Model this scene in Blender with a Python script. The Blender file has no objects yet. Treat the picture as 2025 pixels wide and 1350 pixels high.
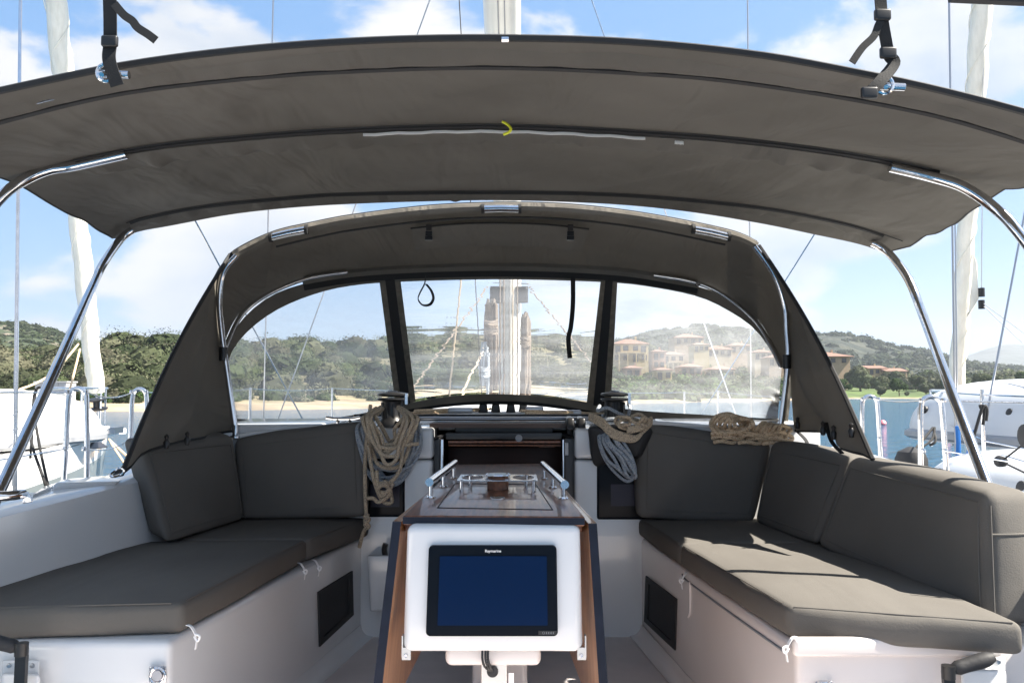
import bpy, bmesh, math, random
import numpy as np
from mathutils import Vector, Matrix, noise as mnoise
random.seed(7); np.random.seed(7)
S = bpy.context.scene
COL = S.collection
# ------------------------------------------------------------------ camera
F = 1634.0; CX = 1012.5; CY = 675.0; HOR = 772.0; EYE = 2.0
TH = math.atan((HOR-CY)/F)
cam = bpy.data.cameras.new('camera'); camo = bpy.data.objects.new('camera', cam); COL.objects.link(camo)
cam.sensor_width = 36; cam.lens = F/2025*36; cam.clip_start = 0.05; cam.clip_end = 12000
camo.location = (0, 0, EYE); camo.rotation_euler = (math.pi/2+TH, 0, 0)
S.camera = camo
# ------------------------------------------------------------------ sky and sun
SUN_AZ = math.radians(11)      # aft of athwartships, to starboard
SUN_EL = math.radians(50)
sdir = Vector((math.cos(SUN_EL)*math.cos(SUN_AZ), -math.cos(SUN_EL)*math.sin(SUN_AZ), math.sin(SUN_EL)))
w = bpy.data.worlds.new('World'); S.world = w; w.use_nodes = True
nt = w.node_tree; nt.nodes.clear()
def N(t, **k):
    n = nt.nodes.new(t)
    for a, b in k.items(): setattr(n, a, b)
    return n
L = nt.links.new
out = N('ShaderNodeOutputWorld'); bg = N('ShaderNodeBackground'); bg.inputs[1].default_value = 0.05
sky = N('ShaderNodeTexSky', sky_type='NISHITA', sun_disc=False); sky.sun_elevation = SUN_EL
sky.sun_rotation = math.atan2(sdir.x, sdir.y); sky.air_density = 1.0; sky.dust_density = 0.6; sky.ozone_density = 1.6
tc = N('ShaderNodeTexCoord')
mp = N('ShaderNodeMapping'); mp.inputs['Scale'].default_value = (1, 1, 1.9); mp.inputs['Location'].default_value = (11.32, 5.21, 0.62)
L(tc.outputs['Generated'], mp.inputs[0])
n1 = N('ShaderNodeTexNoise'); n1.inputs['Scale'].default_value = 3.6; n1.inputs['Detail'].default_value = 9; n1.inputs['Roughness'].default_value = 0.52; n1.inputs['Distortion'].default_value = 0.25
L(mp.outputs[0], n1.inputs['Vector'])
r1 = N('ShaderNodeValToRGB'); r1.color_ramp.elements[0].position = 0.462; r1.color_ramp.elements[1].position = 0.545
r1.color_ramp.interpolation = 'EASE'
L(n1.outputs[0], r1.inputs[0])
mp2 = N('ShaderNodeMapping'); mp2.inputs['Scale'].default_value = (1, 1, 1.9); mp2.inputs['Location'].default_value = (11.32, 5.21, 0.70)
L(tc.outputs['Generated'], mp2.inputs[0])
n2 = N('ShaderNodeTexNoise'); n2.inputs['Scale'].default_value = 3.6; n2.inputs['Detail'].default_value = 6; n2.inputs['Roughness'].default_value = 0.5
L(mp2.outputs[0], n2.inputs['Vector'])
r2 = N('ShaderNodeValToRGB'); r2.color_ramp.elements[0].position = 0.42; r2.color_ramp.elements[1].position = 0.66
r2.color_ramp.elements[0].color = (5.4, 5.35, 5.3, 1); r2.color_ramp.elements[1].color = (2.9, 3.5, 4.4, 1)
L(n2.outputs[0], r2.inputs[0])
mx = N('ShaderNodeMixRGB'); L(r1.outputs[0], mx.inputs[0])
# thin high veil keeps the blue pale
veil = N('ShaderNodeMixRGB'); veil.inputs[0].default_value = 0.66; veil.inputs[2].default_value = (1.05, 2.8, 5.6, 1)
L(sky.outputs[0], veil.inputs[1]); L(veil.outputs[0], mx.inputs[1]); L(r2.outputs[0], mx.inputs[2])
L(mx.outputs[0], bg.inputs[0]); L(bg.outputs[0], out.inputs[0])
sl = bpy.data.lights.new('sun', 'SUN'); sl.energy = 5.0; sl.angle = math.radians(0.5); sl.color = (1, 0.93, 0.82)
so = bpy.data.objects.new('sun', sl); COL.objects.link(so)
so.rotation_euler = sdir.to_track_quat('Z', 'Y').to_euler(); so.location = (20, -10, 30)
S.view_settings.view_transform = 'Standard'; S.view_settings.look = 'None'
S.view_settings.exposure = 1.85; S.view_settings.gamma = 1.0; S.view_settings.use_curve_mapping = False

# ------------------------------------------------------------------ helpers
ct, st = math.cos(TH), math.sin(TH)
def P(px, py, d):
    a = (px-CX)/F; b = -(py-CY)/F
    y = ct - b*st; z = st + b*ct
    return Vector((a/y*d, d, EYE + z/y*d))
def W(x, d, dz): return Vector((x, d, EYE+dz))
def PZ(px, py, dz):                      # the point of that bearing which lies at height EYE+dz
    a = (px-CX)/F; b = -(py-CY)/F
    y = ct - b*st; z = st + b*ct
    k = dz/z
    return Vector((a*k, y*k, EYE+dz))
def lerp(a, b, t): return a + (b-a)*t
def cr(pts, k=6, closed=False):
    pts = [Vector(p) for p in pts]; n = len(pts); o = []
    rng = range(n if closed else n-1)
    for i in rng:
        if closed: p0, p1, p2, p3 = pts[i-1], pts[i], pts[(i+1) % n], pts[(i+2) % n]
        else: p0, p1, p2, p3 = pts[max(i-1, 0)], pts[i], pts[i+1], pts[min(i+2, n-1)]
        for j in range(k):
            t = j/k
            o.append(0.5*((2*p1)+(p2-p0)*t+(2*p0-5*p1+4*p2-p3)*t*t+(3*p1-p0-3*p2+p3)*t**3))
    if not closed: o.append(pts[-1])
    return o
def itp(tab, x):                         # smooth interpolation of (x, y) table
    if x <= tab[0][0]: 
        (a, b), (c, d) = tab[0], tab[1]; return b+(d-b)*(x-a)/(c-a)
    if x >= tab[-1][0]:
        (a, b), (c, d) = tab[-2], tab[-1]; return d+(d-b)*(x-c)/(c-a)
    for i in range(len(tab)-1):
        x0, y0 = tab[i]; x1, y1 = tab[i+1]
        if x0 <= x <= x1:
            m0 = (y1-tab[i-1][1])/(x1-tab[i-1][0]) if i > 0 else (y1-y0)/(x1-x0)
            m1 = (tab[i+2][1]-y0)/(tab[i+2][0]-x0) if i < len(tab)-2 else (y1-y0)/(x1-x0)
            h = x1-x0; t = (x-x0)/h
            return (2*t**3-3*t*t+1)*y0+(t**3-2*t*t+t)*h*m0+(-2*t**3+3*t*t)*y1+(t**3-t*t)*h*m1
def NB(): return bmesh.new()
def tube(bm, pts, r, n=8, closed=False, caps=True, flat=None, up=None):
    """r may be a list; flat=(a,b) gives a rectangular-ish strap section"""
    pts = [Vector(p) for p in pts]; m = len(pts); rings = []
    t0 = (pts[1]-pts[0]).normalized()
    ref = Vector(up) if up is not None else (Vector((0, 0, 1)) if abs(t0.z) < .9 else Vector((0, 1, 0)))
    nrm = (ref - t0*ref.dot(t0)).normalized()
    for i, p in enumerate(pts):
        if closed: t = (pts[(i+1) % m]-pts[i-1])
        else: t = pts[min(i+1, m-1)]-pts[max(i-1, 0)]
        if t.length < 1e-9: t = t0
        t.normalize()
        nn = nrm - t*nrm.dot(t)
        if nn.length > 1e-6: nrm = nn.normalized()
        b = t.cross(nrm)
        rr = r[i] if isinstance(r, (list, tuple)) else r
        if flat:
            a2, b2 = flat[0]/2, flat[1]/2
            rings.append([bm.verts.new(p+b*x+nrm*y) for x, y in ((a2, b2), (-a2, b2), (-a2, -b2), (a2, -b2))])
        else:
            rings.append([bm.verts.new(p+(nrm*math.cos(q)+b*math.sin(q))*rr) for q in [2*math.pi*j/n for j in range(n)]])
    nn_ = len(rings[0])
    for i in range(m if closed else m-1):
        A, B = rings[i], rings[(i+1) % m]
        for j in range(nn_): bm.faces.new((A[j], A[(j+1) % nn_], B[(j+1) % nn_], B[j]))
    if caps and not closed:
        bm.faces.new(list(reversed(rings[0]))); bm.faces.new(rings[-1])
    return bm
def box(bm, c, s, rz=0, rx=0, ry=0):
    M = Matrix.Translation(Vector(c)) @ Matrix.Rotation(rz, 4, 'Z') @ Matrix.Rotation(ry, 4, 'Y') @ Matrix.Rotation(rx, 4, 'X') @ Matrix.Diagonal((s[0], s[1], s[2], 1))
    bmesh.ops.create_cube(bm, size=1, matrix=M); return bm
def hexa(bm, b, t):                     # 4 bottom, 4 top corners, counter-clockwise from near-left
    v = [bm.verts.new(p) for p in list(b)+list(t)]
    for f in ((3, 2, 1, 0), (4, 5, 6, 7), (0, 1, 5, 4), (1, 2, 6, 5), (2, 3, 7, 6), (3, 0, 4, 7)): bm.faces.new([v[i] for i in f])
    return bm
def rhex(bm, b, t, r=0.02, puff=0.0, m=8, wr=0.0, seg=4, pf=(1, 1, 1)):
    """rounded hexahedron: b, t = bottom and top corners (near-left, near-right, far-right, far-left)"""
    b = [Vector(x) for x in b]; t = [Vector(x) for x in t]
    Lu = ((b[1]-b[0]).length+(b[2]-b[3]).length+(t[1]-t[0]).length+(t[2]-t[3]).length)/8
    Lv = ((b[3]-b[0]).length+(b[2]-b[1]).length+(t[3]-t[0]).length+(t[2]-t[1]).length)/8
    Lw = sum((t[i]-b[i]).length for i in range(4))/8
    Ls = (Lu, Lv, Lw); r = min(r, min(Ls)*.98)
    def samp(Lx):
        e = [-Lx + r*(1-math.cos(math.pi/2*i/seg)) for i in range(seg+1)]
        mm = max(1, min(m, int(Lx*2/0.05)+1)) if puff or wr else 1
        mid = [lerp(-Lx+r, Lx-r, i/mm) for i in range(1, mm)]
        o = e+mid+[-x for x in reversed(e)]
        q = [o[0]]
        for x in o[1:]:
            if x-q[-1] > 1e-6: q.append(x)
        return q
    SU, SV, SW = samp(Lu), samp(Lv), samp(Lw); cache = {}
    def vert(x, y, z):
        k = (round(x, 6), round(y, 6), round(z, 6))
        if k in cache: return cache[k]
        q = Vector((x, y, z)); c = Vector([max(-(Ls[i]-r), min(Ls[i]-r, q[i])) for i in range(3)])
        dlt = q-c
        if dlt.length > 1e-9: q = c+dlt.normalized()*r
        u, v, ww = q.x/Lu, q.y/Lv, q.z/Lw
        if puff:
            fu = max(0, 1-u*u)**.6; fv = max(0, 1-v*v)**.6; fw = max(0, 1-ww*ww)**.6
            ww += pf[2]*puff/Lw*fu*fv*(1 if z > 0 else -1)*(abs(z)/Lw)**2
            v += pf[1]*puff/Lv*fu*fw*(1 if y > 0 else -1)*(abs(y)/Lv)**2
            u += pf[0]*puff/Lu*fv*fw*(1 if x > 0 else -1)*(abs(x)/Lu)**2
        a, c2, d = (u+1)/2, (v+1)/2, (ww+1)/2
        pb = (b[0]*(1-a)+b[1]*a)*(1-c2)+(b[3]*(1-a)+b[2]*a)*c2
        pt = (t[0]*(1-a)+t[1]*a)*(1-c2)+(t[3]*(1-a)+t[2]*a)*c2
        p = pb*(1-d)+pt*d
        if wr: p = p + Vector(mnoise.noise_vector(p*7.0))*wr
        cache[k] = bm.verts.new(p); return cache[k]
    def face(vs):
        s = []
        for v in vs:
            if v not in s: s.append(v)
        if len(s) > 2:
            try: bm.faces.new(s)
            except ValueError: pass
    for A, B, f in ((SU, SV, lambda x, y: (x, y, -Lw)), (SU, SW, lambda x, y: (x, -Lv, y)), (SV, SW, lambda x, y: (-Lu, x, y))):
        for i in range(len(A)-1):
            for j in range(len(B)-1):
                for s in (1, -1):
                    q = [list(f(A[i], B[j])), list(f(A[i+1], B[j])), list(f(A[i+1], B[j+1])), list(f(A[i], B[j+1]))]
                    ax = 2 if (A is SU and B is SV) else (1 if A is SU else 0)
                    if s < 0:
                        for z in q: z[ax] = -z[ax]
                    face([vert(*z) for z in q])
    bmesh.ops.recalc_face_normals(bm, faces=bm.faces)
    return bm
def grid(bm, rows, thick=0.0, closed=False):
    """rows of points -> sheet; thick>0 gives it a back"""
    R = [[Vector(p) for p in r] for r in rows]; nr, nc = len(R), len(R[0])
    V = [[bm.verts.new(p) for p in r] for r in R]
    for i in range(nr-1):
        for j in range(nc-1): bm.faces.new((V[i][j], V[i][j+1], V[i+1][j+1], V[i+1][j]))
    if thick:
        nrm = []
        for i in range(nr):
            q = []
            for j in range(nc):
                du = R[i][min(j+1, nc-1)]-R[i][max(j-1, 0)]; dv = R[min(i+1, nr-1)][j]-R[max(i-1, 0)][j]
                c = du.cross(dv); q.append(c.normalized() if c.length > 1e-12 else Vector((0, 0, 1)))
            nrm.append(q)
        U = [[bm.verts.new(R[i][j]-nrm[i][j]*thick) for j in range(nc)] for i in range(nr)]
        for i in range(nr-1):
            for j in range(nc-1): bm.faces.new((U[i][j], U[i+1][j], U[i+1][j+1], U[i][j+1]))
        for i in range(nr-1):
            bm.faces.new((V[i][0], V[i+1][0], U[i+1][0], U[i][0])); bm.faces.new((V[i+1][-1], V[i][-1], U[i][-1], U[i+1][-1]))
        for j in range(nc-1):
            bm.faces.new((V[0][j+1], V[0][j], U[0][j], U[0][j+1])); bm.faces.new((V[-1][j], V[-1][j+1], U[-1][j+1], U[-1][j]))
    return bm
def lathe(bm, prof, c, n=24, axis=None):
    """prof = (radius, height) list"""
    M = Matrix.Translation(Vector(c))
    if axis is not None: M = M @ Vector(axis).to_track_quat('Z', 'Y').to_matrix().to_4x4()
    rings = []
    for r, h in prof:
        if r < 1e-6: rings.append([bm.verts.new(M @ Vector((0, 0, h)))])
        else: rings.append([bm.verts.new(M @ Vector((r*math.cos(2*math.pi*i/n), r*math.sin(2*math.pi*i/n), h))) for i in range(n)])
    for A, B in zip(rings, rings[1:]):
        for i in range(n):
            if len(A) == 1 and len(B) == 1: continue
            if len(A) == 1: bm.faces.new((A[0], B[i], B[(i+1) % n]))
            elif len(B) == 1: bm.faces.new((A[i], B[0], A[(i+1) % n]))
            else: bm.faces.new((A[i], A[(i+1) % n], B[(i+1) % n], B[i]))
    return bm
def wloc(o):
    v = Vector((0, 0, 0))
    while o: v += o.location; o = o.parent
    return v
def obj(name, bm, mat, parent=None, smooth=True, label=None, cat=None, group=None, kind=None, recalc=True, ang=40):
    if recalc: bmesh.ops.recalc_face_normals(bm, faces=bm.faces)
    me = bpy.data.meshes.new(name)
    if parent: org = wloc(parent)
    else:
        xs = [v.co for v in bm.verts]
        org = Vector(((min(v.x for v in xs)+max(v.x for v in xs))/2, (min(v.y for v in xs)+max(v.y for v in xs))/2, min(v.z for v in xs)))
    bmesh.ops.translate(bm, verts=bm.verts, vec=-org)
    bm.to_mesh(me); bm.free()
    if smooth:
        me.polygons.foreach_set('use_smooth', [True]*len(me.polygons))
        try: me.set_sharp_from_angle(angle=math.radians(ang))
        except Exception: pass
    me.materials.append(mat)
    o = bpy.data.objects.new(name, me); COL.objects.link(o)
    if parent: o.parent = parent
    else: o.location = org
    tag(o, label, cat, group, kind)
    return o
def tag(o, label=None, cat=None, group=None, kind=None):
    if label: o['label'] = label
    if cat: o['category'] = cat
    if group: o['group'] = group
    if kind: o['kind'] = kind
def thing(name, label, cat, loc, group=None):
    o = bpy.data.objects.new(name, None); COL.objects.link(o); o.location = Vector(loc); o.empty_display_size = .1
    tag(o, label, cat, group); return o
def bevel(o, wd=.004, seg=2):
    m = o.modifiers.new('bevel', 'BEVEL'); m.width = wd; m.segments = seg; m.limit_method = 'ANGLE'; m.angle_limit = math.radians(35); return o
def copy_tree(o, parent=None):
    c = o.copy(); COL.objects.link(c); c.parent = parent
    for ch in [x for x in o.children]: copy_tree(ch, c)
    return c
# ------------------------------------------------------------------ materials
def mat(name, col, rough=.5, metal=0, col2=None, nscale=8, bump=0, bscale=40, coat=0, spec=.5, trans=0, stretch=None, detail=4, attr=None, bdist=.01, lo=.35, hi=.65):
    m = bpy.data.materials.new(name); m.use_nodes = True; t = m.node_tree; nd = t.nodes; lk = t.links.new
    p = nd['Principled BSDF']; p.inputs['Roughness'].default_value = rough; p.inputs['Metallic'].default_value = metal
    p.inputs['Specular IOR Level'].default_value = spec
    p.inputs['Coat Weight'].default_value = coat; p.inputs['Coat Roughness'].default_value = .04
    p.inputs['Base Color'].default_value = (*col, 1)
    g = nd.new('ShaderNodeNewGeometry'); tcn = nd.new('ShaderNodeTexCoord'); mpn = nd.new('ShaderNodeMapping'); lk(tcn.outputs['Object'], mpn.inputs[0])
    if stretch: mpn.inputs['Scale'].default_value = stretch
    src = None
    if col2:
        n = nd.new('ShaderNodeTexNoise'); n.inputs['Scale'].default_value = nscale; n.inputs['Detail'].default_value = detail; lk(mpn.outputs[0], n.inputs['Vector'])
        r = nd.new('ShaderNodeValToRGB'); r.color_ramp.elements[0].position = lo; r.color_ramp.elements[1].position = hi
        r.color_ramp.elements[0].color = (*col, 1); r.color_ramp.elements[1].color = (*col2, 1); lk(n.outputs[0], r.inputs[0]); src = r.outputs[0]
    if attr:
        a = nd.new('ShaderNodeAttribute'); a.attribute_name = attr
        if src:
            x = nd.new('ShaderNodeMixRGB'); x.blend_type = 'MULTIPLY'; x.inputs[0].default_value = 1; lk(src, x.inputs[1]); lk(a.outputs['Color'], x.inputs[2]); src = x.outputs[0]
        else: src = a.outputs['Color']
    if src: lk(src, p.inputs['Base Color'])
    if bump:
        n = nd.new('ShaderNodeTexNoise'); n.inputs['Scale'].default_value = bscale; n.inputs['Detail'].default_value = 5; lk(mpn.outputs[0], n.inputs['Vector'])
        b = nd.new('ShaderNodeBump'); b.inputs['Strength'].default_value = bump; b.inputs['Distance'].default_value = bdist; lk(n.outputs[0], b.inputs['Height']); lk(b.outputs[0], p.inputs['Normal'])
        m['bump'] = b.name
    if trans:
        tr = nd.new('ShaderNodeBsdfTranslucent'); ms = nd.new('ShaderNodeMixShader'); ms.inputs[0].default_value = trans
        tr.inputs[0].default_value = (*col, 1)
        if src: lk(src, tr.inputs[0])
        if bump: lk(b.outputs[0], tr.inputs['Normal'])
        lk(p.outputs[0], ms.inputs[1]); lk(tr.outputs[0], ms.inputs[2]); lk(ms.outputs[0], nd['Material Output'].inputs[0])
    return m
def fabric(name, col, col2, trans, wave, wr):
    """woven cloth: fine weave relief plus broad creases"""
    m = mat(name, col, .85, col2=col2, nscale=2.2, bump=.35, bscale=260, bdist=.002, trans=trans, spec=.2)
    t = m.node_tree; nd = t.nodes; lk = t.links.new
    n = nd.new('ShaderNodeTexNoise'); n.inputs['Scale'].default_value = wave; n.inputs['Detail'].default_value = 3; n.inputs['Distortion'].default_value = .6
    mpn = nd.new('ShaderNodeMapping'); mpn.inputs['Scale'].default_value = (1.6, .45, 1); mpn.inputs['Rotation'].default_value = (0, 0, .5)
    tcn = nd.new('ShaderNodeTexCoord'); lk(tcn.outputs['Object'], mpn.inputs[0]); lk(mpn.outputs[0], n.inputs['Vector'])
    b2 = nd.new('ShaderNodeBump'); b2.inputs['Strength'].default_value = wr; b2.inputs['Distance'].default_value = .05; lk(n.outputs[0], b2.inputs['Height'])
    b1 = nd[m['bump']]; lk(b2.outputs[0], b1.inputs['Normal'])
    return m
M = {}
M['gel'] = mat('gelcoat', (.70, .71, .72), .18, col2=(.67, .68, .69), nscale=3, bump=.08, bscale=5, coat=.5)
M['gel_bounce'] = mat('bounce_tinted_gelcoat', (.72, .665, .64), .25, col2=(.69, .635, .61), nscale=3, bump=.04, bscale=6, coat=.3)  # gelcoat with pink bounce light mixed into its colour
M['sole'] = mat('sole_gelcoat', (.72, .66, .65), .5, col2=(.66, .61, .60), nscale=9, bump=.5, bscale=300, bdist=.002)
M['deck'] = mat('deck_gelcoat', (.55, .56, .58), .45, col2=(.48, .5, .52), nscale=7, bump=.3, bscale=200, bdist=.002)
M['canvas'] = fabric('canvas', (.126, .118, .105), (.156, .146, .131), .30, 2.6, 1.0)
M['canvas2'] = fabric('dodger_canvas', (.165, .152, .132), (.20, .185, .162), .26, 3.5, .9)  # paler than the bimini canvas: light from the windows put into the colour
M['cush'] = fabric('cushion_cloth', (.115, .107, .097), (.135, .127, .116), 0, 3.0, .12)
M['bind'] = mat('black_binding', (.012, .012, .013), .7, bump=.3, bscale=200, bdist=.002)
M['navy'] = mat('navy_edge', (.006, .008, .017), .4, col2=(.010, .013, .026), nscale=20, spec=.3)
M['steel'] = mat('polished_steel', (.72, .72, .74), .12, 1, col2=(.62, .62, .64), nscale=12, bump=.04, bscale=60)
M['steeld'] = mat('dull_steel', (.45, .45, .47), .28, 1, bump=.05)
M['alu'] = mat('anodised_alu', (.62, .62, .60), .35, .8, col2=(.55, .55, .54), nscale=5)
M['mast'] = mat('painted_spar', (.66, .65, .60), .35, .1, col2=(.6, .59, .55), nscale=4)
M['blk'] = mat('black_plastic', (.014, .014, .015), .35, bump=.1, bscale=120, bdist=.001)
M['blkm'] = mat('matt_black', (.02, .02, .022), .65, bump=.3, bscale=90, bdist=.003)
M['web'] = mat('webbing', (.010, .010, .011), .75, bump=.5, bscale=400, bdist=.002)
M['wood'] = mat('varnished_mahogany', (.24, .085, .035), .35, col2=(.10, .032, .013), nscale=5, stretch=(14, 1.2, 14), coat=.35, bump=.06, bscale=12)
M['woodl'] = mat('mahogany_leaf', (.56, .27, .11), .3, col2=(.40, .17, .065), nscale=4, stretch=(10, 10, 1.4), coat=.6, bump=.06, bscale=10)
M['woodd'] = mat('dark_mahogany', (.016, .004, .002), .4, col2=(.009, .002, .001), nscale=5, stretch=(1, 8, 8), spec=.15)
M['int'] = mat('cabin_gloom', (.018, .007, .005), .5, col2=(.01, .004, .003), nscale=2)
M['bezel'] = mat('glass_bezel', (.004, .006, .010), .25, spec=.12)
M['screen'] = mat('display_glass', (.0025, .012, .045), .2, col2=(.003, .0135, .05), nscale=2, spec=.12)
M['screen2'] = mat('instrument_display', (.010, .010, .028), .35, spec=.3)
M['white'] = mat('white_print', (.8, .8, .8), .5)
M['greyp'] = mat('grey_print', (.25, .26, .28), .5)
M['tape'] = mat('white_velcro', (.72, .72, .70), .8)
M['tapeb'] = mat('zip_tape', (.26, .235, .195), .8, col2=(.17, .15, .12), nscale=30, bump=.4, bscale=60, bdist=.002, trans=.3)
M['border'] = mat('window_binding', (.24, .22, .19), .8, col2=(.2, .185, .155), nscale=8, bump=.4, bscale=30, bdist=.004, trans=.25)
M['yel'] = mat('yellow_cord', (.65, .66, .03), .6)
M['hyp'] = mat('inflatable_white', (.78, .78, .76), .4, bump=.15, bscale=9)
M['hypg'] = mat('inflatable_grey', (.50, .52, .55), .4, bump=.15, bscale=9)
M['sail'] = mat('furled_sail', (.82, .79, .70), .6, col2=(.72, .69, .60), nscale=6, bump=.5, bscale=5, stretch=(3, 3, .8), bdist=.03)
M['hull'] = mat('white_hull', (.80, .80, .79), .18, bump=.03, bscale=2, coat=.5)
M['hullg'] = mat('grey_hull_band', (.20, .22, .215), .25, coat=.3)
M['teak'] = mat('teak_deck', (.50, .38, .26), .6, col2=(.42, .31, .2), nscale=8, stretch=(12, 1, 1))
M['rub'] = mat('black_rubber', (.018, .018, .02), .55)
M['blue'] = mat('blue_rope', (.02, .16, .50), .7)
M['red'] = mat('red_plastic', (.7, .04, .03), .5)
M['pink'] = mat('pink_plastic', (.85, .25, .28), .5)
def ropemat(name, c1, c2, c3, sc=420):
    m = mat(name, c1, .85, bump=.6, bscale=260, bdist=.003); t = m.node_tree; nd = t.nodes; lk = t.links.new
    tcn = nd.new('ShaderNodeTexCoord'); v = nd.new('ShaderNodeTexVoronoi'); v.inputs['Scale'].default_value = sc; lk(tcn.outputs['Object'], v.inputs['Vector'])
    r = nd.new('ShaderNodeValToRGB'); e = r.color_ramp.elements; e[0].position = .0; e[0].color = (*c3, 1); e[1].position = .9; e[1].color = (*c1, 1)
    k = r.color_ramp.elements.new(.13); k.color = (*c3, 1); k = r.color_ramp.elements.new(.17); k.color = (*c2, 1)
    s = nd.new('ShaderNodeSeparateColor'); lk(v.outputs['Color'], s.inputs[0]); lk(s.outputs[0], r.inputs[0]); lk(r.outputs[0], nd['Principled BSDF'].inputs['Base Color'])
    return m
M['ropeb'] = ropemat('beige_braid', (.52, .42, .30), (.44, .34, .23), (.10, .09, .10))
M['ropeg'] = ropemat('blue_grey_braid', (.30, .34, .38), (.42, .43, .44), (.05, .09, .18))
M['ropeh'] = ropemat('muted_braid', (.24, .19, .145), (.19, .15, .12), (.06, .05, .05))  # darker version of the beige braid
M['ropel'] = ropemat('sun_tinted_braid', (.74, .58, .40), (.64, .47, .30), (.25, .14, .08))  # paler braid with sunlight put into its colour
def vinyl(name, haze, wob, scl, ior):
    m = bpy.data.materials.new(name); m.use_nodes = True; t = m.node_tree; nd = t.nodes; lk = t.links.new; nd.clear()
    o = nd.new('ShaderNodeOutputMaterial'); tp = nd.new('ShaderNodeBsdfTransparent'); tp.inputs[0].default_value = (.86, .88, .88, 1)
    rf = nd.new('ShaderNodeBsdfRefraction'); rf.inputs['IOR'].default_value = ior; rf.inputs['Roughness'].default_value = 0.0; rf.inputs[0].default_value = (.87, .89, .89, 1)
    tl = nd.new('ShaderNodeBsdfTranslucent'); tl.inputs[0].default_value = (.85, .86, .88, 1)
    gl = nd.new('ShaderNodeBsdfGlossy'); gl.inputs['Roughness'].default_value = .08
    tcn = nd.new('ShaderNodeTexCoord'); mpn = nd.new('ShaderNodeMapping'); mpn.inputs['Scale'].default_value = scl; lk(tcn.outputs['Object'], mpn.inputs[0])
    n = nd.new('ShaderNodeTexNoise'); n.inputs['Scale'].default_value = 3.2; n.inputs['Detail'].default_value = 2.5; n.inputs['Distortion'].default_value = .7; lk(mpn.outputs[0], n.inputs['Vector'])
    b = nd.new('ShaderNodeBump'); b.inputs['Strength'].default_value = wob; b.inputs['Distance'].default_value = .06; lk(n.outputs[0], b.inputs['Height'])
    lk(b.outputs[0], rf.inputs['Normal']); lk(b.outputs[0], gl.inputs['Normal'])
    m1 = nd.new('ShaderNodeMixShader'); m1.inputs[0].default_value = 1 if wob else 0; lk(tp.outputs[0], m1.inputs[1]); lk(rf.outputs[0], m1.inputs[2])
    # scuffs and salt: streaky milky patches
    n3 = nd.new('ShaderNodeTexNoise'); n3.inputs['Scale'].default_value = 2.4; n3.inputs['Detail'].default_value = 7; n3.inputs['Roughness'].default_value = .65; lk(mpn.outputs[0], n3.inputs['Vector'])
    mr = nd.new('ShaderNodeMapRange'); mr.inputs[1].default_value = .35; mr.inputs[2].default_value = .75; mr.inputs[3].default_value = haze*.55; mr.inputs[4].default_value = haze*1.7; lk(n3.outputs[0], mr.inputs[0])
    m2 = nd.new('ShaderNodeMixShader'); lk(mr.outputs[0], m2.inputs[0]); lk(m1.outputs[0], m2.inputs[1]); lk(tl.outputs[0], m2.inputs[2])
    fr = nd.new('ShaderNodeFresnel'); fr.inputs[0].default_value = 1.33
    m3 = nd.new('ShaderNodeMixShader'); lk(fr.outputs[0], m3.inputs[0]); lk(m2.outputs[0], m3.inputs[1]); lk(gl.outputs[0], m3.inputs[2]); lk(m3.outputs[0], o.inputs[0])
    return m
M['vinyl'] = vinyl('clear_vinyl', .165, 0, (1.0, 1.0, 3.0), 1.0)
M['vinylc'] = vinyl('rippled_vinyl', .19, .24, (.6, 1.0, 6.0), 1.035)
M['water'] = mat('sea_water', (.012, .075, .15), .08, bump=1.0, bscale=1.3, bdist=.45, stretch=(1, 1.6, 1), spec=.5)
M['sand'] = mat('beach_sand', (.34, .27, .18), .9, col2=(.28, .21, .14), nscale=.8)
M['leaf'] = mat('foliage', (.9, .9, .9), .8, attr='tint', trans=.25, spec=.2)
M['ground'] = mat('ground_cover', (1, 1, 1), .95, col2=(.55, .55, .55), nscale=.35, attr='tint', detail=8)
M['hillm'] = mat('scrub_hill', (.010, .018, .009), .95, col2=(.042, .046, .028), nscale=.035, detail=14, bump=1, bscale=.05, bdist=18, lo=.42, hi=.62)
M['hillr'] = mat('rocky_hill', (.035, .05, .022), .95, col2=(.20, .165, .13), nscale=.09, detail=12, bump=1, bscale=.12, bdist=5, lo=.56, hi=.66)
M['mount'] = mat('far_mountain', (.05, .06, .05), .95, col2=(.07, .075, .06), nscale=.004, detail=9, bump=.7, bscale=.006, bdist=40)
M['bark'] = mat('bark', (.10, .075, .05), .9, bump=.8, bscale=8, bdist=.05)
M['roof'] = mat('terracotta_tiles', (.23, .13, .095), .85, col2=(.175, .10, .075), nscale=1.2, bump=.5, bscale=4, bdist=.05)
M['wy'] = mat('yellow_plaster', (.46, .36, .20), .9, col2=(.40, .31, .16), nscale=.7)
M['wo'] = mat('ochre_plaster', (.38, .28, .19), .9, col2=(.33, .24, .165), nscale=.7)
M['wc'] = mat('cream_plaster', (.46, .38, .28), .9, col2=(.41, .34, .25), nscale=.7)
M['wr'] = mat('brick_red_plaster', (.32, .20, .15), .9, col2=(.28, .17, .125), nscale=.7)
M['wdark'] = mat('dark_opening', (.03, .03, .035), .3)
M['shut'] = mat('wood_shutter', (.16, .09, .05), .7)
M['greyc'] = mat('grey_panel', (.52, .53, .54), .6, col2=(.45, .46, .47), nscale=1)
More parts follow.
